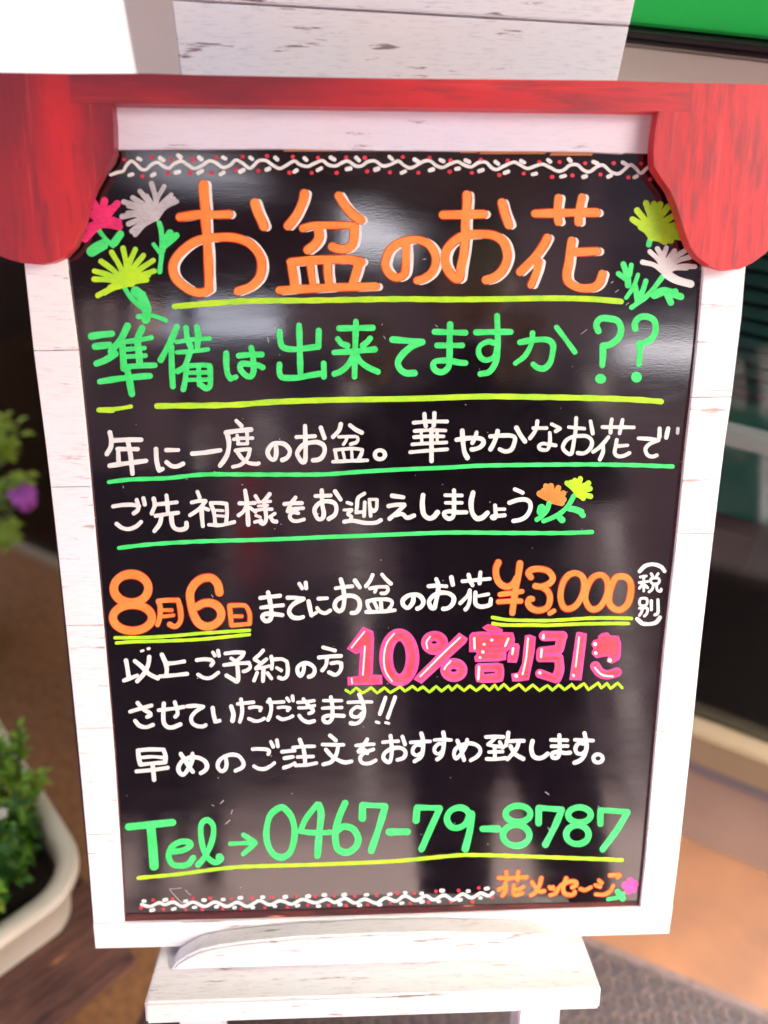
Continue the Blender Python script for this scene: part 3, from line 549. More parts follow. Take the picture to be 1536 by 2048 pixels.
def decoration(parent):
    for x0, y0, nm, spec in BIG:
        g = Marks(); draw(g, x0, y0, C5, 'pink', 40, spec); g.build(nm, parent)
    for mk, w, pts in LINES:
        g = Marks(); draw(g, 0, 0, 1, mk, w, pts); g.build('underline', parent)
    g = Marks(); draw(g, 680, 1230, C5, 'lime', 27, 'l ' + ZIG); g.build('zigzag_underline', parent)
    for x0, y0, s, w, pts in WAVES:
        g = Marks(); draw(g, x0, y0, s, 'white', w, pts); g.build('vine_line', parent)
    for x0, y0, s, up, dn, rd in DOTS:
        for spec, ang in ((up, 32), (dn, -20)):
            for t in spec.split():
                x, y = (float(a) for a in t.split(','))
                a = rad(ang + random.uniform(-12, 12)) if s > 4 else rad(-8 + random.uniform(-10, 10)); l = random.uniform(2.6, 4.2) if s > 4 else random.uniform(1.2, 2.6)
                g = Marks(); px, py = x0 + x / s, y0 + y / s
                g.stroke([(px - l * math.cos(a), py - l * math.sin(a)), (px + l * math.cos(a), py + l * math.sin(a))], random.uniform(7.5, 9) if s > 4 else random.uniform(6, 7.5), 'white')
                g.build('painted_leaf_dab', parent)
        for t in rd.split():
            x, y = (float(a) for a in t.split(','))
            g = Marks(); g.stroke([(x0 + x / s, y0 + y / s)], random.uniform(7.5, 9) if s > 4 else random.uniform(6, 7), 'red'); g.build('painted_berry', parent)
    for (x0, y0, s), nm, spec in FLOWERS:
        g = Marks(); draw(g, x0, y0, s, 'green', 40, spec); g.build(nm, parent)
    # scuffs and specks left on the board
    scr = [[(447, 1601), (441, 1607)], [(424, 1610), (428, 1612)], [(465, 1620), (462, 1628)], [(451, 1648), (460, 1640)], [(339, 1779), (352, 1794), (366, 1808)], [(339, 1778), (352, 1777), (362, 1776)],
           [(371, 1780), (376, 1786), (382, 1790)], [(1222, 566), (1226, 563)], [(1231, 584), (1237, 580)], [(1252, 610), (1257, 606)], [(763, 650), (765, 648)], [(767, 672), (771, 678)], [(871, 650), (875, 654)],
           [(1162, 668), (1174, 659)], [(535, 674), (537, 685)], [(1096, 1655), (1099, 1660)], [(1091, 1584), (1098, 1589)], [(846, 519), (852, 518)], [(246, 972), (247, 976)], [(423, 1190), (426, 1194)]]
    for p in scr:
        g = Marks(); g.stroke(p, 1.2, 'grey'); g.build('scuff_mark', parent)
    rn = random.Random(3)
    for i in range(60):
        x, y = rn.uniform(240, 1270), rn.uniform(620, 1780)
        g = Marks(); g.stroke([(x, y)], rn.uniform(0.9, 1.8), 'grey'); g.build('dust_speck', parent)

# ============================================================ SETTING: floor, street, wall
A2 = np.array([-.866, 1.441]); B2 = np.array([.537, .734]); T2 = (B2 - A2) / np.linalg.norm(B2 - A2)
MW = Matrix(((T2[0], -T2[1], 0, A2[0]), (T2[1], T2[0], 0, A2[1]), (0, 0, 1, 0), (0, 0, 0, 1)))   # X along wall, Y into wall
M['floor'] = plain('tan_floor', (0.150, 0.058, 0.019), 0.7, (0.085, 0.032, 0.011), 7, 0.25)
M['street'] = plain('street_paving', (0.21, 0.155, 0.148), 0.85, (0.15, 0.11, 0.108), 3, 0.2)
def sheet(name, x0, x1, y0, y1, z, m, **k):
    bm = bmesh.new(); f = bm.faces.new([bm.verts.new(p) for p in ((x0, y0, z), (x1, y0, z), (x1, y1, z), (x0, y1, z))])
    return link(name, mesh_of(name, bm), m, **k)
sheet('ground', -60, 60, -60, 30, -0.012, M['street'], kind='structure')
o = link('floor', mesh_of('floor', box_bm(-2.6, 3.4, -1.15, 0.0, -0.010, 0.0)), M['floor'], kind='structure'); o.matrix_world = MW

# shop front
wall = empty('shop_facade', MW, 'shop front with dark glass, pale stone base and green sign band', 'shop front')
M['stone'] = plain('pinkish_stone', (0.38, 0.26, 0.205), 0.7, (0.31, 0.21, 0.165), 6, 0.2)
M['bronze'] = plain('bronze_sill', (0.36, 0.28, 0.18), 0.4, (0.30, 0.23, 0.15), 3, metal=0.3)
M['greymetal'] = plain('grey_metal', (0.22, 0.20, 0.24), 0.45, None, 4)
M['darkmetal'] = plain('dark_metal', (0.045, 0.03, 0.04), 0.3, None, 4)
M['beige'] = plain('beige_band', (0.82, 0.76, 0.70), 0.6, (0.76, 0.70, 0.64), 2)
M['greensign'] = plain('green_acrylic', (0.04, 0.93, 0.17), 0.35, (0.035, 0.86, 0.15), 2)
M['whitewall'] = plain('glowing_white_wall', (0.92, 0.91, 0.89), 0.6, (0.90, 0.89, 0.85), 2)
M['whitewall'].node_tree.nodes['Principled BSDF'].inputs['Emission Color'].default_value = (1, .98, .95, 1); M['whitewall'].node_tree.nodes['Principled BSDF'].inputs['Emission Strength'].default_value = 0.11   # faint glow added to whiten the shaded wall panel, no lamp there
M['pillar'] = plain('grey_beige_pillar', (0.76, 0.73, 0.70), 0.6, (0.70, 0.67, 0.64), 2)
M['rail_white'] = plain('pale_rail', (0.30, 0.34, 0.33), 0.4)
M['teal'] = plain('teal_blind_slat', (0.05, 0.32, 0.30), 0.5, (0.03, 0.22, 0.22), 3)
M['tealdark'] = plain('dark_teal_interior', (0.03, 0.30, 0.27), 0.6, (0.05, 0.38, 0.32), 3)
M['indark'] = plain('dark_interior', (0.34, 0.20, 0.21), 0.7, (0.20, 0.12, 0.14), 3)
m, n, b = mat('shop_glass'); n.nodes.remove(b); out = n.nodes['Material Output']
tr = N(n, 'ShaderNodeBsdfTransparent'); tr.inputs[0].default_value = (0.86, 0.90, 0.89, 1); gl = N(n, 'ShaderNodeBsdfGlossy', Roughness=0.03)
fr = N(n, 'ShaderNodeFresnel', IOR=1.5); ms = N(n, 'ShaderNodeMixShader'); n.links.new(fr.outputs[0], ms.inputs[0]); n.links.new(tr.outputs[0], ms.inputs[1]); n.links.new(gl.outputs[0], ms.inputs[2]); n.links.new(ms.outputs[0], out.inputs[0])
M['glass'] = m
X0, X1 = -1.6, 3.2
box('plinth', (0.60, X1, 0, .3, -.01, .200), M['stone'], wall, .004)
box('plinth', (X0, 0.60, 0, .3, -.01, .020), M['bronze'], wall, .003)
box('sill', (0.60, X1, -.004, .06, .203, .230), M['greymetal'], wall, .002)
box('sill', (0.60, X1, -.012, .06, .233, .310), M['bronze'], wall, .004)
box('window_pane', (.60, X1, .02, .026, .312, 1.098), M['glass'], wall)
box('door_pane', (X0, .56, .02, .026, .022, .998), M['glass'], wall)
box('mullion', (.562, .598, 0, .05, .022, 1.098), M['greymetal'], wall, .002)
box('window_rail', (.60, X1, -.006, .018, .842, .862), M['rail_white'], wall, .002)
box('back_wall', (.60, X1, .45, .47, .31, 2.85), M['indark'], wall)
box('back_wall', (X0, .59, .45, .47, .0, 2.85), M['indark'], wall)
box('inner_floor', (X0, X1, .05, .45, -.02, .018), M['indark'], wall)
box('inner_shelf', (.60, X1, .05, .45, .29, .308), M['indark'], wall)
for i in range(12): box('blind_slat', (.9, X1 - .3, .07 + .0, .088, .875 + i * .019, .888 + i * .019), M['teal'], wall)
box('window_panel', (1.0, 2.6, .10, .12, .66, .842), M['tealdark'], wall)
box('reflection_bar', (1.515, 1.545, .14, .16, .31, .98), M['greymetal'], wall)  # grey bar added in place of a pale reflected streak in the glass
box('display_box', (1.15, 2.3, .16, .30, .31, .58), M['indark'], wall)
box('header_band', (.756, X1, -.010, .3, 1.100, 1.252), M['beige'], wall, .003)
box('header_trim', (.756, X1, -.022, .3, 1.2545, 1.2585), M['darkmetal'], wall, .001)
box('header_trim', (.756, X1, -.030, .3, 1.2610, 1.2660), M['darkmetal'], wall, .001)
box('sign_band', (.756, X1, -.016, .3, 1.268, 2.855), M['greensign'], wall, .003)
box('pillar', (.640, .753, -.03, .3, 1.000, 2.855), M['pillar'], wall, .004)
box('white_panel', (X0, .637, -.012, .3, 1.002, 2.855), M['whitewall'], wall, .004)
bm = bmesh.new(); bmesh.ops.create_uvsphere(bm, u_segments=24, v_segments=14, radius=1)
for v in bm.verts: v.co = Vector((v.co.x * .075 + 1.62, v.co.y * .05 + .09, v.co.z * .06 + .56))
M['cush'] = plain('rust_orange_cloth', (0.55, 0.14, 0.06), 0.8, (0.4, 0.1, 0.05))
link('rust_cushion', mesh_of('rust_cushion', bm, True), M['cush'], wall)

sa_ = empty('added_awning', MW, 'dark flat awning added overhead to shade the sign, mirrored along the top of the board', 'awning')  # unseen awning, added and sized to block sun and sky over the sign
M['awn'] = plain('awning_cloth', (0.10, 0.07, 0.075), 0.8, None, 2)
box('awning_sheet', (-1.7, 3.10, -2.45, .6, 2.86, 2.90), M['awn'], sa_); box('awning_valance', (-1.7, 3.10, -2.475, -2.452, 2.76, 2.90), M['awn'], sa_)

M['navyd'] = plain('very_dark_blue_paint', (0.012, 0.010, 0.018), .8)
# ---- things of the street behind the photographer (they show in the glossy board)
M['bwall'] = plain('dull_render', (0.30, 0.20, 0.20), 0.8, (0.15, 0.10, 0.105), 0.6)
M['bwin'] = plain('dark_window', (0.04, 0.035, 0.045), 0.6, None, 1)
def house(x0, x1, y, h, label, cols=3):
    e = empty('street_house', Matrix.Translation((x0, y, 0)), label, 'house')
    w_ = x1 - x0; box('wall', (0, w_, -5, 0, -.01, h), M['bwall'], e); box('roof', (-.15, w_ + .15, -5.1, .15, h + .005, h + .2), M['darkmetal'], e)
    for r in range(int(h // 3)):
        for c in range(cols):
            cx = (c + .5) * w_ / cols; box('window', (cx - .28, cx + .28, .003, .05, 1.2 + r * 2.8, 2.1 + r * 2.8), M['bwin'], e)
house(-9.0, -2.62, -8.2, 7.9, 'dark rendered house at far left of the street reflected in the board', 5)
house(-2.60, -.35, -8.6, 5.0, 'low wide house between two taller ones, reflected in the board', 2)
house(-.33, .32, -8.3, 7.0, 'slim dark stair tower reflected near the middle of the board', 1)
house(.34, 1.95, -8.8, 6.2, 'two-storey house right of the stair tower, reflected in the board', 2)
house(1.97, 3.72, -8.2, 9.5, 'tallest dark building at the right of the reflected street', 2)
house(3.74, 9.5, -8.4, 4.5, 'long low building at far right of the reflected street', 5)
hb = empty('street_billboard', Matrix.Translation((3.75, -8.3, 5.15)), 'dark billboard raised above the low building of the reflected street', 'billboard')
box('board', (0, 4, -.1, .05, 0, 4), M['darkmetal'], hb); box('post', (2, 2.1, -.08, 0, -.40, -.005), M['darkmetal'], hb)
tb = empty('street_tree', Matrix.Translation((-2.3, -7.6, 0)), 'round dark tree in front of the low house of the reflected street', 'tree')
V_, F_ = [], []
M['treeleaf'] = plain('dark_foliage', (0.03, 0.05, 0.02), .7)  # dark green leaf colour of the crown
rn = random.Random(4)
for i in range(1500):
    p = Vector((rn.gauss(0, .38), rn.gauss(0, .38), rn.gauss(6.3, .42))); d_ = Vector((rn.gauss(0, 1), rn.gauss(0, 1), rn.gauss(0, 1))).normalized(); e_ = d_.orthogonal().normalized(); o_ = len(V_)
    V_ += [tuple(p - d_ * .09), tuple(p + e_ * .045), tuple(p + d_ * .09), tuple(p - e_ * .045)]; F_.append((o_, o_ + 1, o_ + 2, o_ + 3))
me = bpy.data.meshes.new('crown'); me.from_pydata(V_, [], F_); link('crown', me, M['treeleaf'], tb, kind='stuff')
bm = bmesh.new(); bmesh.ops.create_cone(bm, cap_ends=True, segments=12, radius1=.13, radius2=.05, depth=6.2)
for v in bm.verts: v.co.z += 3.1
link('trunk', mesh_of('trunk', bm), M['darkmetal'], tb)
dr = empty('display_rack', Matrix.Translation((-.49, -3.0, 0)), 'dark display rack on two legs out in the street, mirrored at left of the board', 'rack')
box('cabinet', (-1.3, 0, -.45, 0, .36, 2.05), M['navyd'], dr, .01)
for x in (-.36, -.09): box('leg', (x, x + .085, -.06, -.01, -.01, .359), M['navyd'], dr)
for cx_, w__, ch_, lb in ((.24, .13, 3.5, 'pale square column mirrored near the middle of the board'), (2.22, .15, 3.3, 'pale square column mirrored near the right edge of the board'), (-.98, .10, 2.9, 'thin pale column behind the rack, mirrored at left of the board')):
    ce = empty('street_column', Matrix.Translation((cx_, -5.2, 0)), lb, 'column', 'pale columns across the street')
    box('shaft', (0, w__, -.06, .06, -.01, ch_), M['beige'], ce, .008); box('cap', (-.03, w__ + .03, -.09, .09, ch_ + .002, ch_ + .07), M['beige'], ce, .008)
wsn = empty('street_sign', Matrix.Translation((-.72, -8.55, 3.65)), 'small white wall sign on the low house across the street', 'sign')
box('sign_plate', (0, .34, 0, .05, 0, .62), M['beige'], wsn); 
rbn = empty('street_banner', Matrix.Translation((-.80, -7.4, 2.05)), 'narrow red banner hanging on a pole across the street', 'banner')
M['redcloth'] = plain('red_cloth', (0.45, 0.04, 0.05), .8); box('cloth', (0, .22, 0, .01, 0, 1.25), M['redcloth'], rbn); box('pole', (-.03, -.005, -.01, .02, -2.05, 1.3), M['greymetal'], rbn)
aw = empty('street_awning', Matrix.Translation((-1.4, -4.5, 3.9)), 'dark awning high on posts across the street', 'awning')
box('canopy', (-2.6, 1.5, -1.0, .5, 0.32, .40), M['darkmetal'], aw); box('post', (.47, .56, -.05, .05, -3.9, .315), M['darkmetal'], aw); box('post', (.02, .12, -.05, .05, -3.9, .315), M['darkmetal'], aw)
M['navy'] = plain('navy_cloth', (0.012, 0.012, 0.028), 0.9, (0.02, 0.018, 0.035), 30)
M['skin'] = plain('skin', (0.50, 0.28, 0.20), 0.5)
M['hair'] = plain('black_hair', (0.012, 0.010, 0.010), 0.4)
def skin_obj(name, joints, edges, m, parent=None, sub=2):
    me = bpy.data.meshes.new(name); me.from_pydata([j[0] for j in joints], edges, [])
    o = bpy.data.objects.new(name, me); COL.objects.link(o); me.materials.append(m)
    sk = o.modifiers.new('skin', 'SKIN'); me.skin_vertices[0].data[0].use_root = True
    for i, j in enumerate(joints):
        r = j[1] if isinstance(j[1], tuple) else (j[1], j[1]); me.skin_vertices[0].data[i].radius = r
    ss = o.modifiers.new('sub', 'SUBSURF'); ss.levels = ss.render_levels = sub
    for p_ in me.polygons: p_.use_smooth = True
    if parent: o.parent = parent
    return o
px, py = .27, -.42
pe = empty('person', Matrix.Translation((px, py, 0)), 'person in dark navy clothes taking the picture, mirrored in the board', 'person')
J = [((0, 0, .93), (.15, .11)), ((0, 0, 1.15), (.14, .10)), ((0, 0, 1.38), (.18, .10)), ((0, .01, 1.47), .06), ((0, .03, 1.56), .055),
     ((-.09, 0, .85), .09), ((-.10, .02, .47), .06), ((-.11, -.01, .09), .042), ((-.11, .12, .04), .035),
     ((.09, 0, .85), .09), ((.11, .03, .47), .06), ((.12, -.01, .09), .042), ((.13, .12, .04), .035),
     ((-.19, 0, 1.40), .06), ((-.24, .10, 1.22), .047), ((-.24, .26, 1.34), .034),
     ((.19, 0, 1.40), .06), ((.20, .12, 1.22), .047), ((.02, .27, 1.34), .034)]
skin_obj('body', J, [(0, 1), (1, 2), (2, 3), (3, 4), (0, 5), (5, 6), (6, 7), (7, 8), (0, 9), (9, 10), (10, 11), (11, 12), (2, 13), (13, 14), (14, 15), (2, 16), (16, 17), (17, 18)], M['navy'], pe)
H_ = [((0, .03, 1.57), .05), ((0, .045, 1.64), (.062, .075)), ((0, .04, 1.72), (.07, .085)), ((0, .03, 1.77), (.05, .06)), ((0, .135, 1.655), .012), ((-.085, .04, 1.67), .014), ((.085, .04, 1.67), .014)]
skin_obj('head', H_, [(0, 1), (1, 2), (2, 3), (1, 4), (1, 5), (1, 6)], M['skin'], pe)
bm = bmesh.new(); bmesh.ops.create_uvsphere(bm, u_segments=20, v_segments=12, radius=.098)
for v in bm.verts: v.co = Vector((v.co.x, v.co.y * 1.12 + .005, v.co.z * 1.05 + 1.725))
bmesh.ops.delete(bm, geom=[v for v in bm.verts if v.co.y > .06 and v.co.z < 1.75], context='VERTS')
link('hair', mesh_of('hair', bm, True), M['hair'], pe)
for sx, (hx, hy, hz) in ((-1, (-.24, .27, 1.35)), (1, (.01, .28, 1.35))):
    hd = [((hx, hy, hz), .026), ((hx, hy + .03, hz + .05), (.036, .014))]; ed = [(0, 1)]
    for k in range(4):
        a = len(hd); fx = hx - .030 + .020 * k; L_ = (.030, .036, .034, .026)[k]
        hd += [((fx, hy + .045, hz + .085), .0085), ((fx, hy + .045 + L_ * .7, hz + .085 + L_ * .6), .008), ((fx, hy + .045 + L_ * 1.3, hz + .08 + L_ * .3), .007)]; ed += [(1, a), (a, a + 1), (a + 1, a + 2)]
    a = len(hd); hd += [((hx - sx * .045, hy + .03, hz + .05), .010), ((hx - sx * .06, hy + .05, hz + .07), .009)]; ed += [(0, a), (a, a + 1)]
    skin_obj('hand', hd, ed, M['skin'], pe, 1)

# ============================================================ rubber mat
c0 = np.array([-.372, .437]); e_dir = np.array([.92, -.386]); e_dir /= np.linalg.norm(e_dir)
far = np.array([.338, .555])
# corner where the mat's left edge meets its far edge
le = np.array([.386, .922]); Amat = np.array([[e_dir[0], -le[0]], [e_dir[1], -le[1]]]); tt = np.linalg.solve(Amat, c0 - far); corner = far + e_dir * tt[0]
MM_ = Matrix(((e_dir[0], -e_dir[1], 0, corner[0]), (e_dir[1], e_dir[0], 0, corner[1]), (0, 0, 1, 0), (0, 0, 0, 1)))
M['rubber'] = plain('dark_rubber', (0.018, 0.009, 0.012), 0.6, (0.010, 0.006, 0.008), 30)
M['rubbertop'] = plain('worn_rubber_bar', (0.085, 0.055, 0.05), 0.7, (0.035, 0.022, 0.021), 60, 0.3)
mt = empty('door_mat', MM_, 'brown rubber mat with raised interlocking bars under the sign stand', 'mat')
MLX, MLY = 1.25, .85
box('base', (0, MLX, -MLY, 0, .0005, .006), M['rubber'], mt, .001)
box('border', (0, MLX, -.016, -.001, .0062, .0105), M['rubbertop'], mt, .002); box('border', (.001, .016, -MLY, -.017, .0062, .0105), M['rubbertop'], mt, .002)
V_, F_ = [], []
def bar(cx, cy, a, l, w_, z0, z1):
    ca, sa = math.cos(a), math.sin(a); o_ = len(V_)
    for zz, k in ((z0, 1.0), (z1, .72)):
        for dx, dy in ((-l, -w_ * k), (l, -w_ * k), (l, w_ * k), (-l, w_ * k)):
            dx *= .5 * (1 if k == 1 else .9); dy *= .5; V_.append((cx + dx * ca - dy * sa, cy + dx * sa + dy * ca, zz))
    F_.extend([(o_ + 4, o_ + 5, o_ + 6, o_ + 7)] + [(o_ + i, o_ + (i + 1) % 4, o_ + 4 + (i + 1) % 4, o_ + 4 + i) for i in range(4)])
P = .0122; rn = random.Random(5)
for i in range(int(MLX / P) - 2):
    for j in range(int(MLY / P) - 2):
        cx, cy = .024 + i * P, -.024 - j * P; k = (i + j * 2) % 5
        if k == 4: continue
        a = (rad(38), rad(38), rad(-48), rad(-48))[k] + rn.uniform(-.06, .06)
        bar(cx + rn.uniform(-.0006, .0006), cy + rn.uniform(-.0006, .0006), a, .0140, .0052, .006, .0098)
me = bpy.data.meshes.new('rubber_bars'); me.from_pydata(V_, [], F_); link('rubber_bars', me, M['rubbertop'], mt, kind='stuff')

M['coir'] = plain('brown_coir', (0.30, 0.135, 0.05), 0.95, (0.17, 0.078, 0.03), 70, 1.0, det=8)
cm = empty('brown_carpet', MM_, 'brown fibrous carpet on the floor left of the rubber mat', 'carpet')
box('pile', (-1.7, -.004, -1.3, .47, .0004, .006), M['coir'], cm, .001)
box('pile', (-.002, .45, .004, .47, .0004, .006), M['coir'], cm, .001)

# ============================================================ wooden bench, planter, plants
C_ = np.array([-.36, .47]); d1 = np.array([-.66, .75]); d1 /= np.linalg.norm(d1); d2 = np.array([-d1[1], d1[0]])
# local frame: x to the right and back, y along the long side towards the wall; the corner nearest the sign is (0,0)
MP = Matrix(((-d2[0], d1[0], 0, C_[0]), (-d2[1], d1[1], 0, C_[1]), (0, 0, 1, 0), (0, 0, 0, 1)))
m, n, b = mat('weathered_brown_wood'); v = coords(n, (6, 40, 40)); f = noise(n, v, 2.5, 6, .65); g = noise(n, coords(n, (9, 30, 30)), 2, 4)
c = mix(n, ramp(n, f, [(.35, 0.), (.7, 1.)]), (0.055, 0.024, 0.022), (0.20, 0.085, 0.055)); setcol(n, b, mix(n, ramp(n, g, [(.66, 0.), (.72, 1.)]), c, (0.50, 0.20, 0.10)))
b.inputs['Roughness'].default_value = .75; bump(n, b, f, .5, .002); M['oldwood'] = m
bn = empty('wooden_bench', MP, 'weathered dark wooden bench carrying the cream planter', 'bench')
BT = .285   # bench top
for i in range(5): box('top_plank', (-.95, -.006 - .004 * (i % 2), -.058 + i * .142, -.058 + i * .142 + .138, BT - .024, BT), M['oldwood'], bn, .003)
box('apron', (-.92, -.05, -.030, -.012, BT - .085, BT - .026), M['oldwood'], bn, .002)
for x in (-.88, -.20):
    for y in (-.010, .55): box('leg', (x, x + .055, y, y + .055, 0, BT - .026), M['oldwood'], bn, .003)
M['cream'] = plain('cream_plastic', (0.93, 0.88, 0.74), 0.4, (0.84, 0.77, 0.60), 9)
M['soil'] = plain('dark_soil', (0.03, 0.018, 0.012), 0.95, (0.06, 0.035, 0.022), 90, 0.8)
def rrect(x0, x1, y0, y1, r, k=8):
    out = []
    for cx, cy, a0 in ((x1 - r, y1 - r, 0), (x0 + r, y1 - r, 90), (x0 + r, y0 + r, 180), (x1 - r, y0 + r, 270)):
        for i in range(k + 1): a = rad(a0 + 90 * i / k); out.append((cx + r * math.cos(a), cy + r * math.sin(a)))
    return out
pl_ = empty('planter', MP @ Matrix.Translation((0, 0, BT + .002)), 'cream plastic trough planter with rounded corner full of small leafy plants', 'planter')
def loft(rings, closed=False):
    V, Fc = [], []; n = len(rings[0][0])
    for pts, z in rings: V += [(p[0], p[1], z) for p in pts]
    for i in range(len(rings) - 1):
        for j in range(n): k = (j + 1) % n; Fc.append((i * n + j, i * n + k, (i + 1) * n + k, (i + 1) * n + j))
    me = bpy.data.meshes.new('loft'); me.from_pydata(V, [], Fc)
    for p_ in me.polygons: p_.use_smooth = True
    return me
def rr(i, r): return rrect(-.30 + i, 0 - i, 0 + i, .62 - i, r)
HP = .135
me = loft([(rr(.035, .04), 0), (rr(.012, .055), HP - .022), (rr(.0, .065), HP - .020), (rr(-.002, .067), HP - .008), (rr(.002, .062), HP), (rr(.018, .05), HP), (rr(.024, .045), HP - .006), (rr(.030, .04), HP - .03), (rr(.038, .035), .03)])
link('trough', me, M['cream'], pl_)
prism('soil', rr(.034, .037), .02, HP - .035, M['soil'], pl_)
def leafmat(name, c, c2):
    m, n, b = mat(name); v = coords(n); f = noise(n, v, 45, 3)
    setcol(n, b, mix(n, ramp(n, f, [(.35, 0.), (.65, 1.)]), c, c2)); b.inputs['Roughness'].default_value = .5
    b.inputs['Transmission Weight'].default_value = 0.0; b.inputs['Subsurface Weight'].default_value = 0.0
    return m
M['leaf'] = leafmat('green_leaf', (0.14, 0.36, 0.02), (0.32, 0.58, 0.05))
M['leafdark'] = leafmat('dark_green_leaf', (0.03, 0.12, 0.015), (0.09, 0.24, 0.03))
M['leaflime'] = leafmat('lime_leaf', (0.36, 0.46, 0.04), (0.26, 0.42, 0.04))
M['petal'] = plain('cream_petal', (0.85, 0.80, 0.66), .5); M['purple'] = plain('purple_petal', (0.50, 0.10, 0.58), .5, (0.62, 0.18, 0.66), 20)
M['stem'] = plain('green_stem', (0.10, 0.20, 0.04), .6); M['peach'] = plain('peach_petal', (0.75, 0.36, 0.14), .5)
def leaf(V, Fc, p, d, nrm, L, w_):
    d = d.normalized(); s = d.cross(nrm); s = s.normalized() if s.length > 1e-4 else Vector((1, 0, 0)); u = s.cross(d)
    o_ = len(V)
    for t, k, h in ((0, .06, 0), (.3, .8, .05), (.62, .85, .06), (1, .03, -.10)):
        c = p + d * L * t + u * h * L
        V += [tuple(c - s * w_ * k / 2 + u * .10 * w_ * k), tuple(c), tuple(c + s * w_ * k / 2 + u * .10 * w_ * k)]
    for i in range(3):
        q = o_ + i * 3; Fc += [(q, q + 1, q + 4, q + 3), (q + 1, q + 2, q + 5, q + 4)]
def tube(V, Fc, pts, r):
    o_ = len(V)
    for i, p in enumerate(pts):
        for k in range(4): a = k * math.pi / 2; V.append((p[0] + r * math.cos(a), p[1] + r * math.sin(a), p[2]))
    for i in range(len(pts) - 1):
        for k in range(4): Fc.append((o_ + i * 4 + k, o_ + i * 4 + (k + 1) % 4, o_ + i * 4 + 4 + (k + 1) % 4, o_ + i * 4 + 4 + k))
def sprig_plant(parent, base, h, spread, nst, nl, L, mats, seed, stemm='stem'):
    r_ = random.Random(seed); bags = {k: ([], []) for k in mats}; SV, SF = [], []
    for i in range(nst):
        a = r_.uniform(0, 6.283); tilt = r_.uniform(0.0, spread); hh = h * r_.uniform(.55, 1.1)
        top = Vector(base) + Vector((math.cos(a) * tilt * h, math.sin(a) * tilt * h, hh)); b0 = Vector(base) + Vector((math.cos(a), math.sin(a), 0)) * r_.uniform(0, .03)
        pts = [b0.lerp(top, t) + Vector((0, 0, .02 * math.sin(t * 3.1))) for t in (0, .35, .7, 1)]; tube(SV, SF, pts, .0012)
        for j in range(nl):
            t = r_.uniform(.25, 1.0); p = b0.lerp(top, t); aa = r_.uniform(0, 6.283)
            d = Vector((math.cos(aa), math.sin(aa), r_.uniform(-.2, .9))); k = r_.choice(mats); V, Fc = bags[k]
            leaf(V, Fc, p, d, Vector((0, 0, 1)), L * r_.uniform(.6, 1.2), L * .45 * r_.uniform(.7, 1.2))
    me = bpy.data.meshes.new('stems'); me.from_pydata(SV, [], SF); link('stems', me, M[stemm], parent, kind='stuff')
    for k in dict.fromkeys(mats):
        me = bpy.data.meshes.new('leaves'); me.from_pydata(*[bags[k][0], [], bags[k][1]]); link('leaves', me, M[k], parent, kind='stuff')
def flower(parent, p, r, m, npet=6, cup=.3, name='flower'):
    V, Fc = [], []
    for i in range(npet):
        a = 6.283 * i / npet; d = Vector((math.cos(a), math.sin(a), cup)); leaf(V, Fc, Vector(p), d, Vector((0, 0, 1)), r, r * .9)
    me = bpy.data.meshes.new(name); me.from_pydata(V, [], Fc); return link(name, me, m, parent)
zs = HP - .035
plants = [(-.05, .17, .12, .8, 9, 'small spreading plant leaning over the right rim of the trough', ['leaf', 'leaflime']), (-.06, .33, .15, .7, 9, 'loose plant leaning out over the far right rim of the trough', ['leaf', 'leaf', 'leafdark']), (-.07, .10, .18, .55, 16, 'young bushy plant at the rounded near corner of the trough', ['leaf', 'leafdark', 'leafdark']), (-.16, .06, .20, .6, 16, 'dark green plant at the near rim of the trough', ['leaf', 'leafdark', 'leaflime']),
          (-.07, .24, .22, .55, 20, 'leafy plant with cream buds along the right rim of the trough', ['leaf', 'leaf', 'leafdark']), (-.18, .20, .28, .6, 18, 'bright green plant in the middle of the trough', ['leaf', 'leaf', 'leaflime']),
          (-.08, .38, .34, .5, 18, 'tall leafy plant towards the far end of the trough', ['leaf', 'leaflime']), (-.19, .38, .34, .5, 14, 'green plant at the far left of the trough', ['leaf', 'leafdark'])]
for i, (x, y, h, sp, ns, lab, ms_) in enumerate(plants):
    e = empty('bedding_plant', MP @ Matrix.Translation((x, y, BT + .002 + zs)), lab, 'plant', 'plants in the cream trough')
    h *= .66; sprig_plant(e, (0, 0, 0), h, sp, int(ns * 2.0), 30, .022, ms_, 20 + i)
    r_ = random.Random(50 + i)
    for k in range(5):
        a = r_.uniform(0, 6.28); q = r_.uniform(.1, .5) * h; flower(e, (math.cos(a) * q, math.sin(a) * q, h * r_.uniform(.7, 1.0)), .010, M['petal'] if k else M['peach'], 6, .6)
# a single tall shoot that rises beside the white frame
e = empty('seedling_shoot', MP @ Matrix.Translation((-.035, .17, BT + .002 + zs)), 'single thin light green shoot rising beside the white frame', 'plant', 'plants in the cream trough')
V, Fc, SV, SF = [], [], [], []; r_ = random.Random(9)
for k in range(3):
    top = Vector((.03 * k - .01, .02 * k, .20 - .05 * k)); tube(SV, SF, [Vector((0, 0, 0)).lerp(top, t) for t in (0, .5, 1)], .0012)
    for j in range(16): t = r_.uniform(.45, 1); a = r_.uniform(0, 6.28); leaf(V, Fc, top * t, Vector((math.cos(a), math.sin(a), .4)), Vector((0, 0, 1)), .016, .009)
me = bpy.data.meshes.new('stems'); me.from_pydata(SV, [], SF); link('stems', me, M['stem'], e)
me = bpy.data.meshes.new('leaves'); me.from_pydata(V, [], Fc); link('leaves', me, M['leaf'], e, kind='stuff')

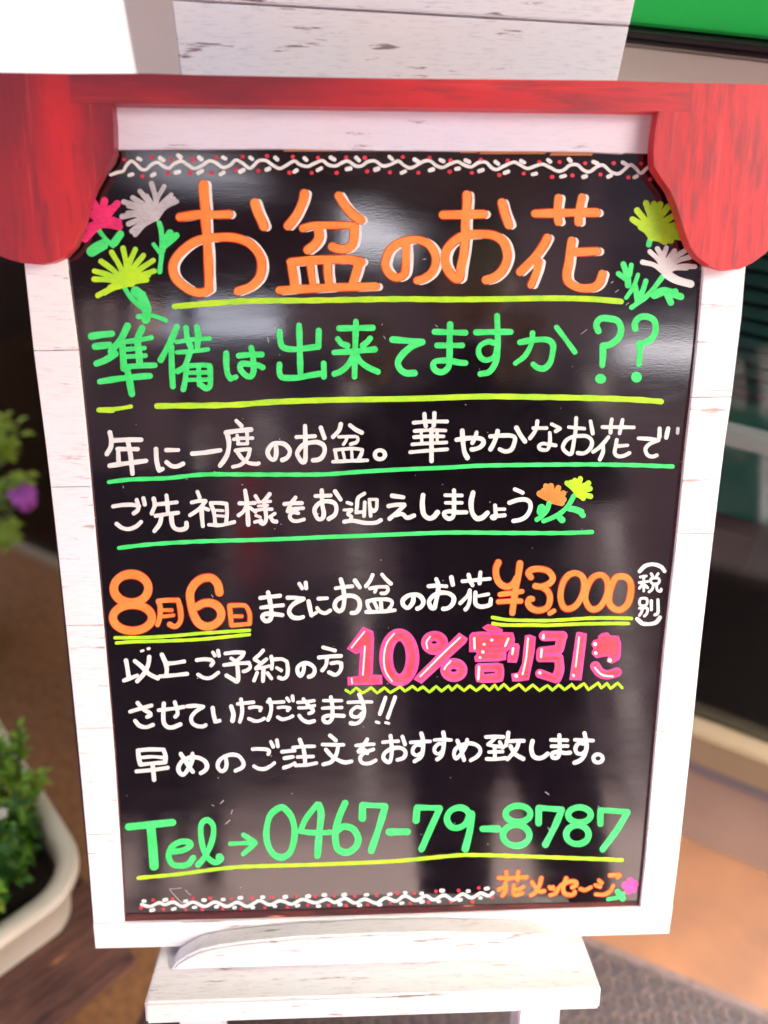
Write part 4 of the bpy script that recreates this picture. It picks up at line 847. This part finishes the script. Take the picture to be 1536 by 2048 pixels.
# potted petunia by the dark door at the left edge
M['pot'] = plain('dark_pot', (0.05, 0.03, 0.03), .6)
pb = Vector((-.93, 1.16, 0)); e = empty('potted_petunia', Matrix.Translation(pb), 'blurred petunia with one purple flower by the dark door at the left edge', 'plant')
bm = bmesh.new(); bmesh.ops.create_cone(bm, cap_ends=True, segments=28, radius1=.07, radius2=.10, depth=.20)
for v in bm.verts: v.co.z += .10
link('pot', mesh_of('pot', bm, True), M['pot'], e)
def rel(x, y, Y): return at_y(x, y, Y) - pb
V, Fc = [], []; r_ = random.Random(2)
for (x, y, s_, n_) in ((5, 860, 26, 26), (12, 905, 22, 18), (-20, 900, 40, 40), (40, 962, 15, 12), (10, 975, 18, 10), (-20, 1000, 40, 30), (12, 1060, 22, 20), (18, 1090, 14, 12), (2, 1080, 20, 12)):
    for k in range(n_):
        p = rel(x + r_.gauss(0, s_ * .45), y + r_.gauss(0, s_ * .5), 1.14 + r_.uniform(-.02, .03)); a = r_.uniform(0, 6.28)
        leaf(V, Fc, p, Vector((math.cos(a), math.sin(a) * .6, r_.uniform(-.3, .8))), Vector((0, 0, 1)), .026, .015)
me = bpy.data.meshes.new('leaves'); me.from_pydata(V, [], Fc); link('leaves', me, M['leaflime'], e, kind='stuff')
SV, SF = [], []
for (x, y) in ((12, 905), (40, 962), (44, 1000), (12, 1060), (-20, 900)):
    tube(SV, SF, [Vector((0, 0, .2)).lerp(rel(x, y, 1.14), t) for t in (0, .5, 1)], .003)
me = bpy.data.meshes.new('stems'); me.from_pydata(SV, [], SF); link('stems', me, M['stem'], e)
fp = rel(44, 985, 1.12)
V, Fc = [], []
for i in range(7):
    a = 6.283 * i / 7; leaf(V, Fc, fp + Vector((0, 0, -.045)), Vector((math.cos(a) * .35, math.sin(a) * .35, 1)), Vector((math.cos(a), math.sin(a), 0)), .058, .032)
    leaf(V, Fc, fp, Vector((math.cos(a), math.sin(a), .12)), Vector((0, 0, 1)), .028, .026)
me = bpy.data.meshes.new('flower'); me.from_pydata(V, [], Fc); link('flower', me, M['purple'], e)

# ============================================================ easel stand
MS = MB
st = empty('easel_stand', MS, 'white distressed easel with planked back, tray, rounded stop and two legs', 'easel')
vt = -.392 + VB      # tray top in sign coordinates
box('tray', (-.1935, .1790, vt - .022, vt, -.045, .0565), M['tray'], st, .0022)
prof = [(-.1780, -.392), (-.1735, -.3845), (-.166, -.3790), (-.154, -.3725), (-.138, -.3685), (-.110, -.3650), (-.07, -.3620), (-.02, -.3610), (.04, -.3612), (.10, -.3645), (.138, -.3675), (.152, -.3705), (.1595, -.3765), (.161, -.392)]
prism('stop', [(x, y + VB + .0006) for x, y in prof], .0080, .0250, M['tray'], st, .0022)
# tapered back of five planks
def eu(v, side): return (-.1451 - .0822 * (v - .3526)) if side < 0 else (.1739 + .1657 * (v - .3588))
ZP = -.030
sa = trace([(345, -2), (1266, 51)], ZP)
slope = (sa[1][1] - sa[0][1]) / (sa[1][0] - sa[0][0]); vs0 = sa[0][1] - VB - slope * sa[0][0]
vs = [-.40, -.245, -.09, .065, .215, vs0, .50, .64]
for a_, b_ in zip(vs, vs[1:]):
    ga, gb = (.0009, -.0009)
    q = []
    for s_, v_, g_ in ((-1, a_, ga), (1, a_, ga), (1, b_, gb), (-1, b_, gb)):
        u_ = eu(v_, s_); vv = v_ + slope * u_ + g_; q.append((eu(vv, s_), vv + VB))
    prism('plank', q, ZP - .012, ZP, M['panel'], st, .0008)
box('back_batten', (-.06, .05, -.0, .98, ZP - .030, ZP - .0125), M['djoint'], st)
def legpx(x0, x1, zf):   # a leg parallel to the board, from the tray down to the mat
    a = trace([(x0, 2030), (x1, 2030)], zf); return a[0][0], a[1][0]
for x0, x1, dd in ((357, 441, .030), (1037, 1120, .030)):
    u0, u1 = legpx(x0, x1, .036)
    bm = box_bm(u0, u1, -1, vt - .0225, .036 - dd, .036, r=.0015)
    link('leg', mesh_of('leg', bm), M['leg'], st)
# cut the legs where they meet the mat
zb, zt = .011, None
for o in [c for c in st.children if c.name.startswith('leg')]:
    for v in o.data.vertices:
        if v.co.y < -.9:
            k = (MS @ Vector((v.co.x, 0, v.co.z))).z; v.co.y = (zb - k) / BU[2]
for u_ in (-.10, .07):
    top = MS @ Vector((u_, .66, ZP - .032)); bot = Vector((top.x, top.y + .10, .0005)); d_ = (bot - top)
    bm = box_bm(-.014, .014, -.010, .010, 0, d_.length); o = link('rear_leg', mesh_of('rear_leg', bm), M['leg'], st)
    o.matrix_parent_inverse = MS.inverted(); o.matrix_world = Matrix.Translation(top) @ d_.to_track_quat('Z', 'Y').to_matrix().to_4x4()
    bpy.context.view_layer.update()

# ============================================================ the sign
sg = empty('message_board', MB, 'black glossy sign board with handwritten Japanese lettering and red curtain top', 'sign board')
box('backing_board', (-.249, .2575, -.3885 + VB, -.0 + .288 + VB, -.0150, -.0045), M['djoint'], sg, .001)
# writing surface with worn painted edges
iL = [(134, 540), (155, 700), (175, 900), (192, 1100), (210, 1300), (227, 1500), (241, 1720), (248, 1846)]
iR = [(1407, 540), (1394, 700), (1371, 900), (1351, 1100), (1328, 1300), (1310, 1500), (1291, 1720), (1281, 1815)]
box('writing_surface', (-.236, .244, -.370 + VB, .2565 + VB, -.0044, 0.0), M['black'], sg, .0004)
def strip(name, pts_a, pts_b, z0, z1, m, r=.0003):
    a = trace(pts_a, z1)[:, :2]; b_ = trace(pts_b, z1)[:, :2]
    return prism(name, [tuple(q) for q in a] + [tuple(q) for q in b_[::-1]], z0, z1, m, sg, r)
strip('worn_edge', [(240, 1850), (500, 1842), (800, 1833), (1288, 1822)], [(246, 1829), (500, 1823), (800, 1815), (1288, 1803)], .0001, .0009, M['edge'])
strip('worn_edge', [(x - 8, y) for x, y in iR], [(x + 6, y) for x, y in iR], .0001, .0007, M['edge'])
strip('worn_edge', [(x - 4, y) for x, y in iL], [(x + 5, y) for x, y in iL], .0001, .0007, M['edge'])
for x0, x1, y0, y1 in ((566, 676, 296, 303), (920, 960, 299, 306), (958, 1096, 301, 308), (1100, 1190, 301, 311)):
    strip('bare_wood_patch', [(x0, y1), (x1 - 6, y1)], [(x0 + 4, y0), (x1, y0 + 1)], .0001, .0006, M['bare'])
for x0, x1, y0, y1 in ((676, 905, 299, 304.5),):
    strip('bare_wood_patch', [(x0, y1), (x1, y1)], [(x0, y0), (x1, y0)], .0001, .0006, M['djoint'])
# frame: rails of one board, stiles of short planks
top_in = [(110, 296), (228, 298.5), (560, 297), (690, 300), (915, 301.5), (1065, 302), (1170, 303), (1248, 307), (1250, 305), (1430, 306)]
a = trace(top_in, .004)[:, :2]
prism('top_rail', [(a[0][0], .290 + VB)] + [tuple(q) for q in a] + [(a[-1][0], .290 + VB)], -.0044, .0040, M['rail'], sg, .0004)
oL = [(50, 540), (67, 700), (93, 900), (116, 1100), (137, 1300), (157, 1500), (177, 1720), (191, 1897)]
oR = [(1491, 540), (1478, 700), (1448, 900), (1424, 1100), (1401, 1300), (1381, 1500), (1357, 1720), (1338, 1866)]
def xat(line, y):
    p = sorted(line, key=lambda q: q[1])
    if y <= p[0][1]: a_, b_ = p[0], p[1]
    elif y >= p[-1][1]: a_, b_ = p[-2], p[-1]
    else: a_, b_ = [(p[i], p[i + 1]) for i in range(len(p) - 1) if p[i][1] <= y <= p[i + 1][1]][0]
    return a_[0] + (b_[0] - a_[0]) * (y - a_[1]) / (b_[1] - a_[1])
def stile(outer, inner, cuts, sl):
    for ya, yb in zip(cuts, cuts[1:]):
        ys = np.linspace(ya + .75, yb - .75, 4)
        A_ = [(xat(outer, y), y - (sl if outer is oL else -sl) * 0) for y in ys]; B_ = [(xat(inner, y), y) for y in ys]
        A_ = [(x, y + sl) for x, y in A_]
        pa = trace(A_ + B_[::-1], .004)[:, :2]
        prism('frame_plank', [tuple(q) for q in pa], -.0044, .0040, M['stile'], sg, .0005)
stile(oL, iL, [310, 700, 973, 1250, 1456, 1668, 1846.5], 1.5)
stile(oR, iR, [312, 795, 1068, 1305, 1464, 1676, 1815.5], -1.0)
pa = trace([(191, 1897.5), (768, 1884), (1338, 1867.5), (1346, 1812), (1281, 1816.5), (1100, 1822), (768, 1834), (500, 1842), (247, 1847.5), (186, 1849)], .004)[:, :2]
prism('bottom_rail', [tuple(q) for q in pa], -.0044, .0040, M['stile'], sg, .0005)
# red curtain top
ZV = .016
lowL = [(224, 208), (227, 250), (228, 305), (222, 322), (205, 345), (187, 378), (173, 415), (163, 455), (148, 492), (128, 514), (102, 525), (75, 529), (45, 526), (18, 519), (-10, 508), (-40, 480), (-58, 440)]
lowR = [(1317, 223), (1311, 260), (1307, 300), (1308, 332), (1322, 355), (1341, 381), (1353, 410), (1362, 440), (1371, 468), (1380, 492), (1396, 515), (1420, 532), (1453, 541), (1480, 538), (1505, 526), (1530, 508), (1555, 478), (1568, 430)]
def crv(p): return [tuple(q) for q in trace(p, ZV)[:, :2]]
prism('curtain_drape', crv([(141, 147.5), (141, 206), (224, 208)] + lowL[1:] + [(-62, 144)]), .0042, ZV, M['drape'], sg, 0)
prism('curtain_drape', crv([(1381, 165.5), (1381, 224), (1317, 223)] + lowR[1:] + [(1572, 169)]), .0042, ZV, M['drape'], sg, 0)
prism('curtain_beam', crv([(141.3, 147.5), (300, 147), (384, 150), (768, 157), (1230, 161), (1380.7, 165.5), (1380.7, 224), (1318, 222.5), (768, 215), (225, 207), (141.3, 206)]), .0042, ZV, M['beam'], sg, 0)
letters(sg); decoration(sg)
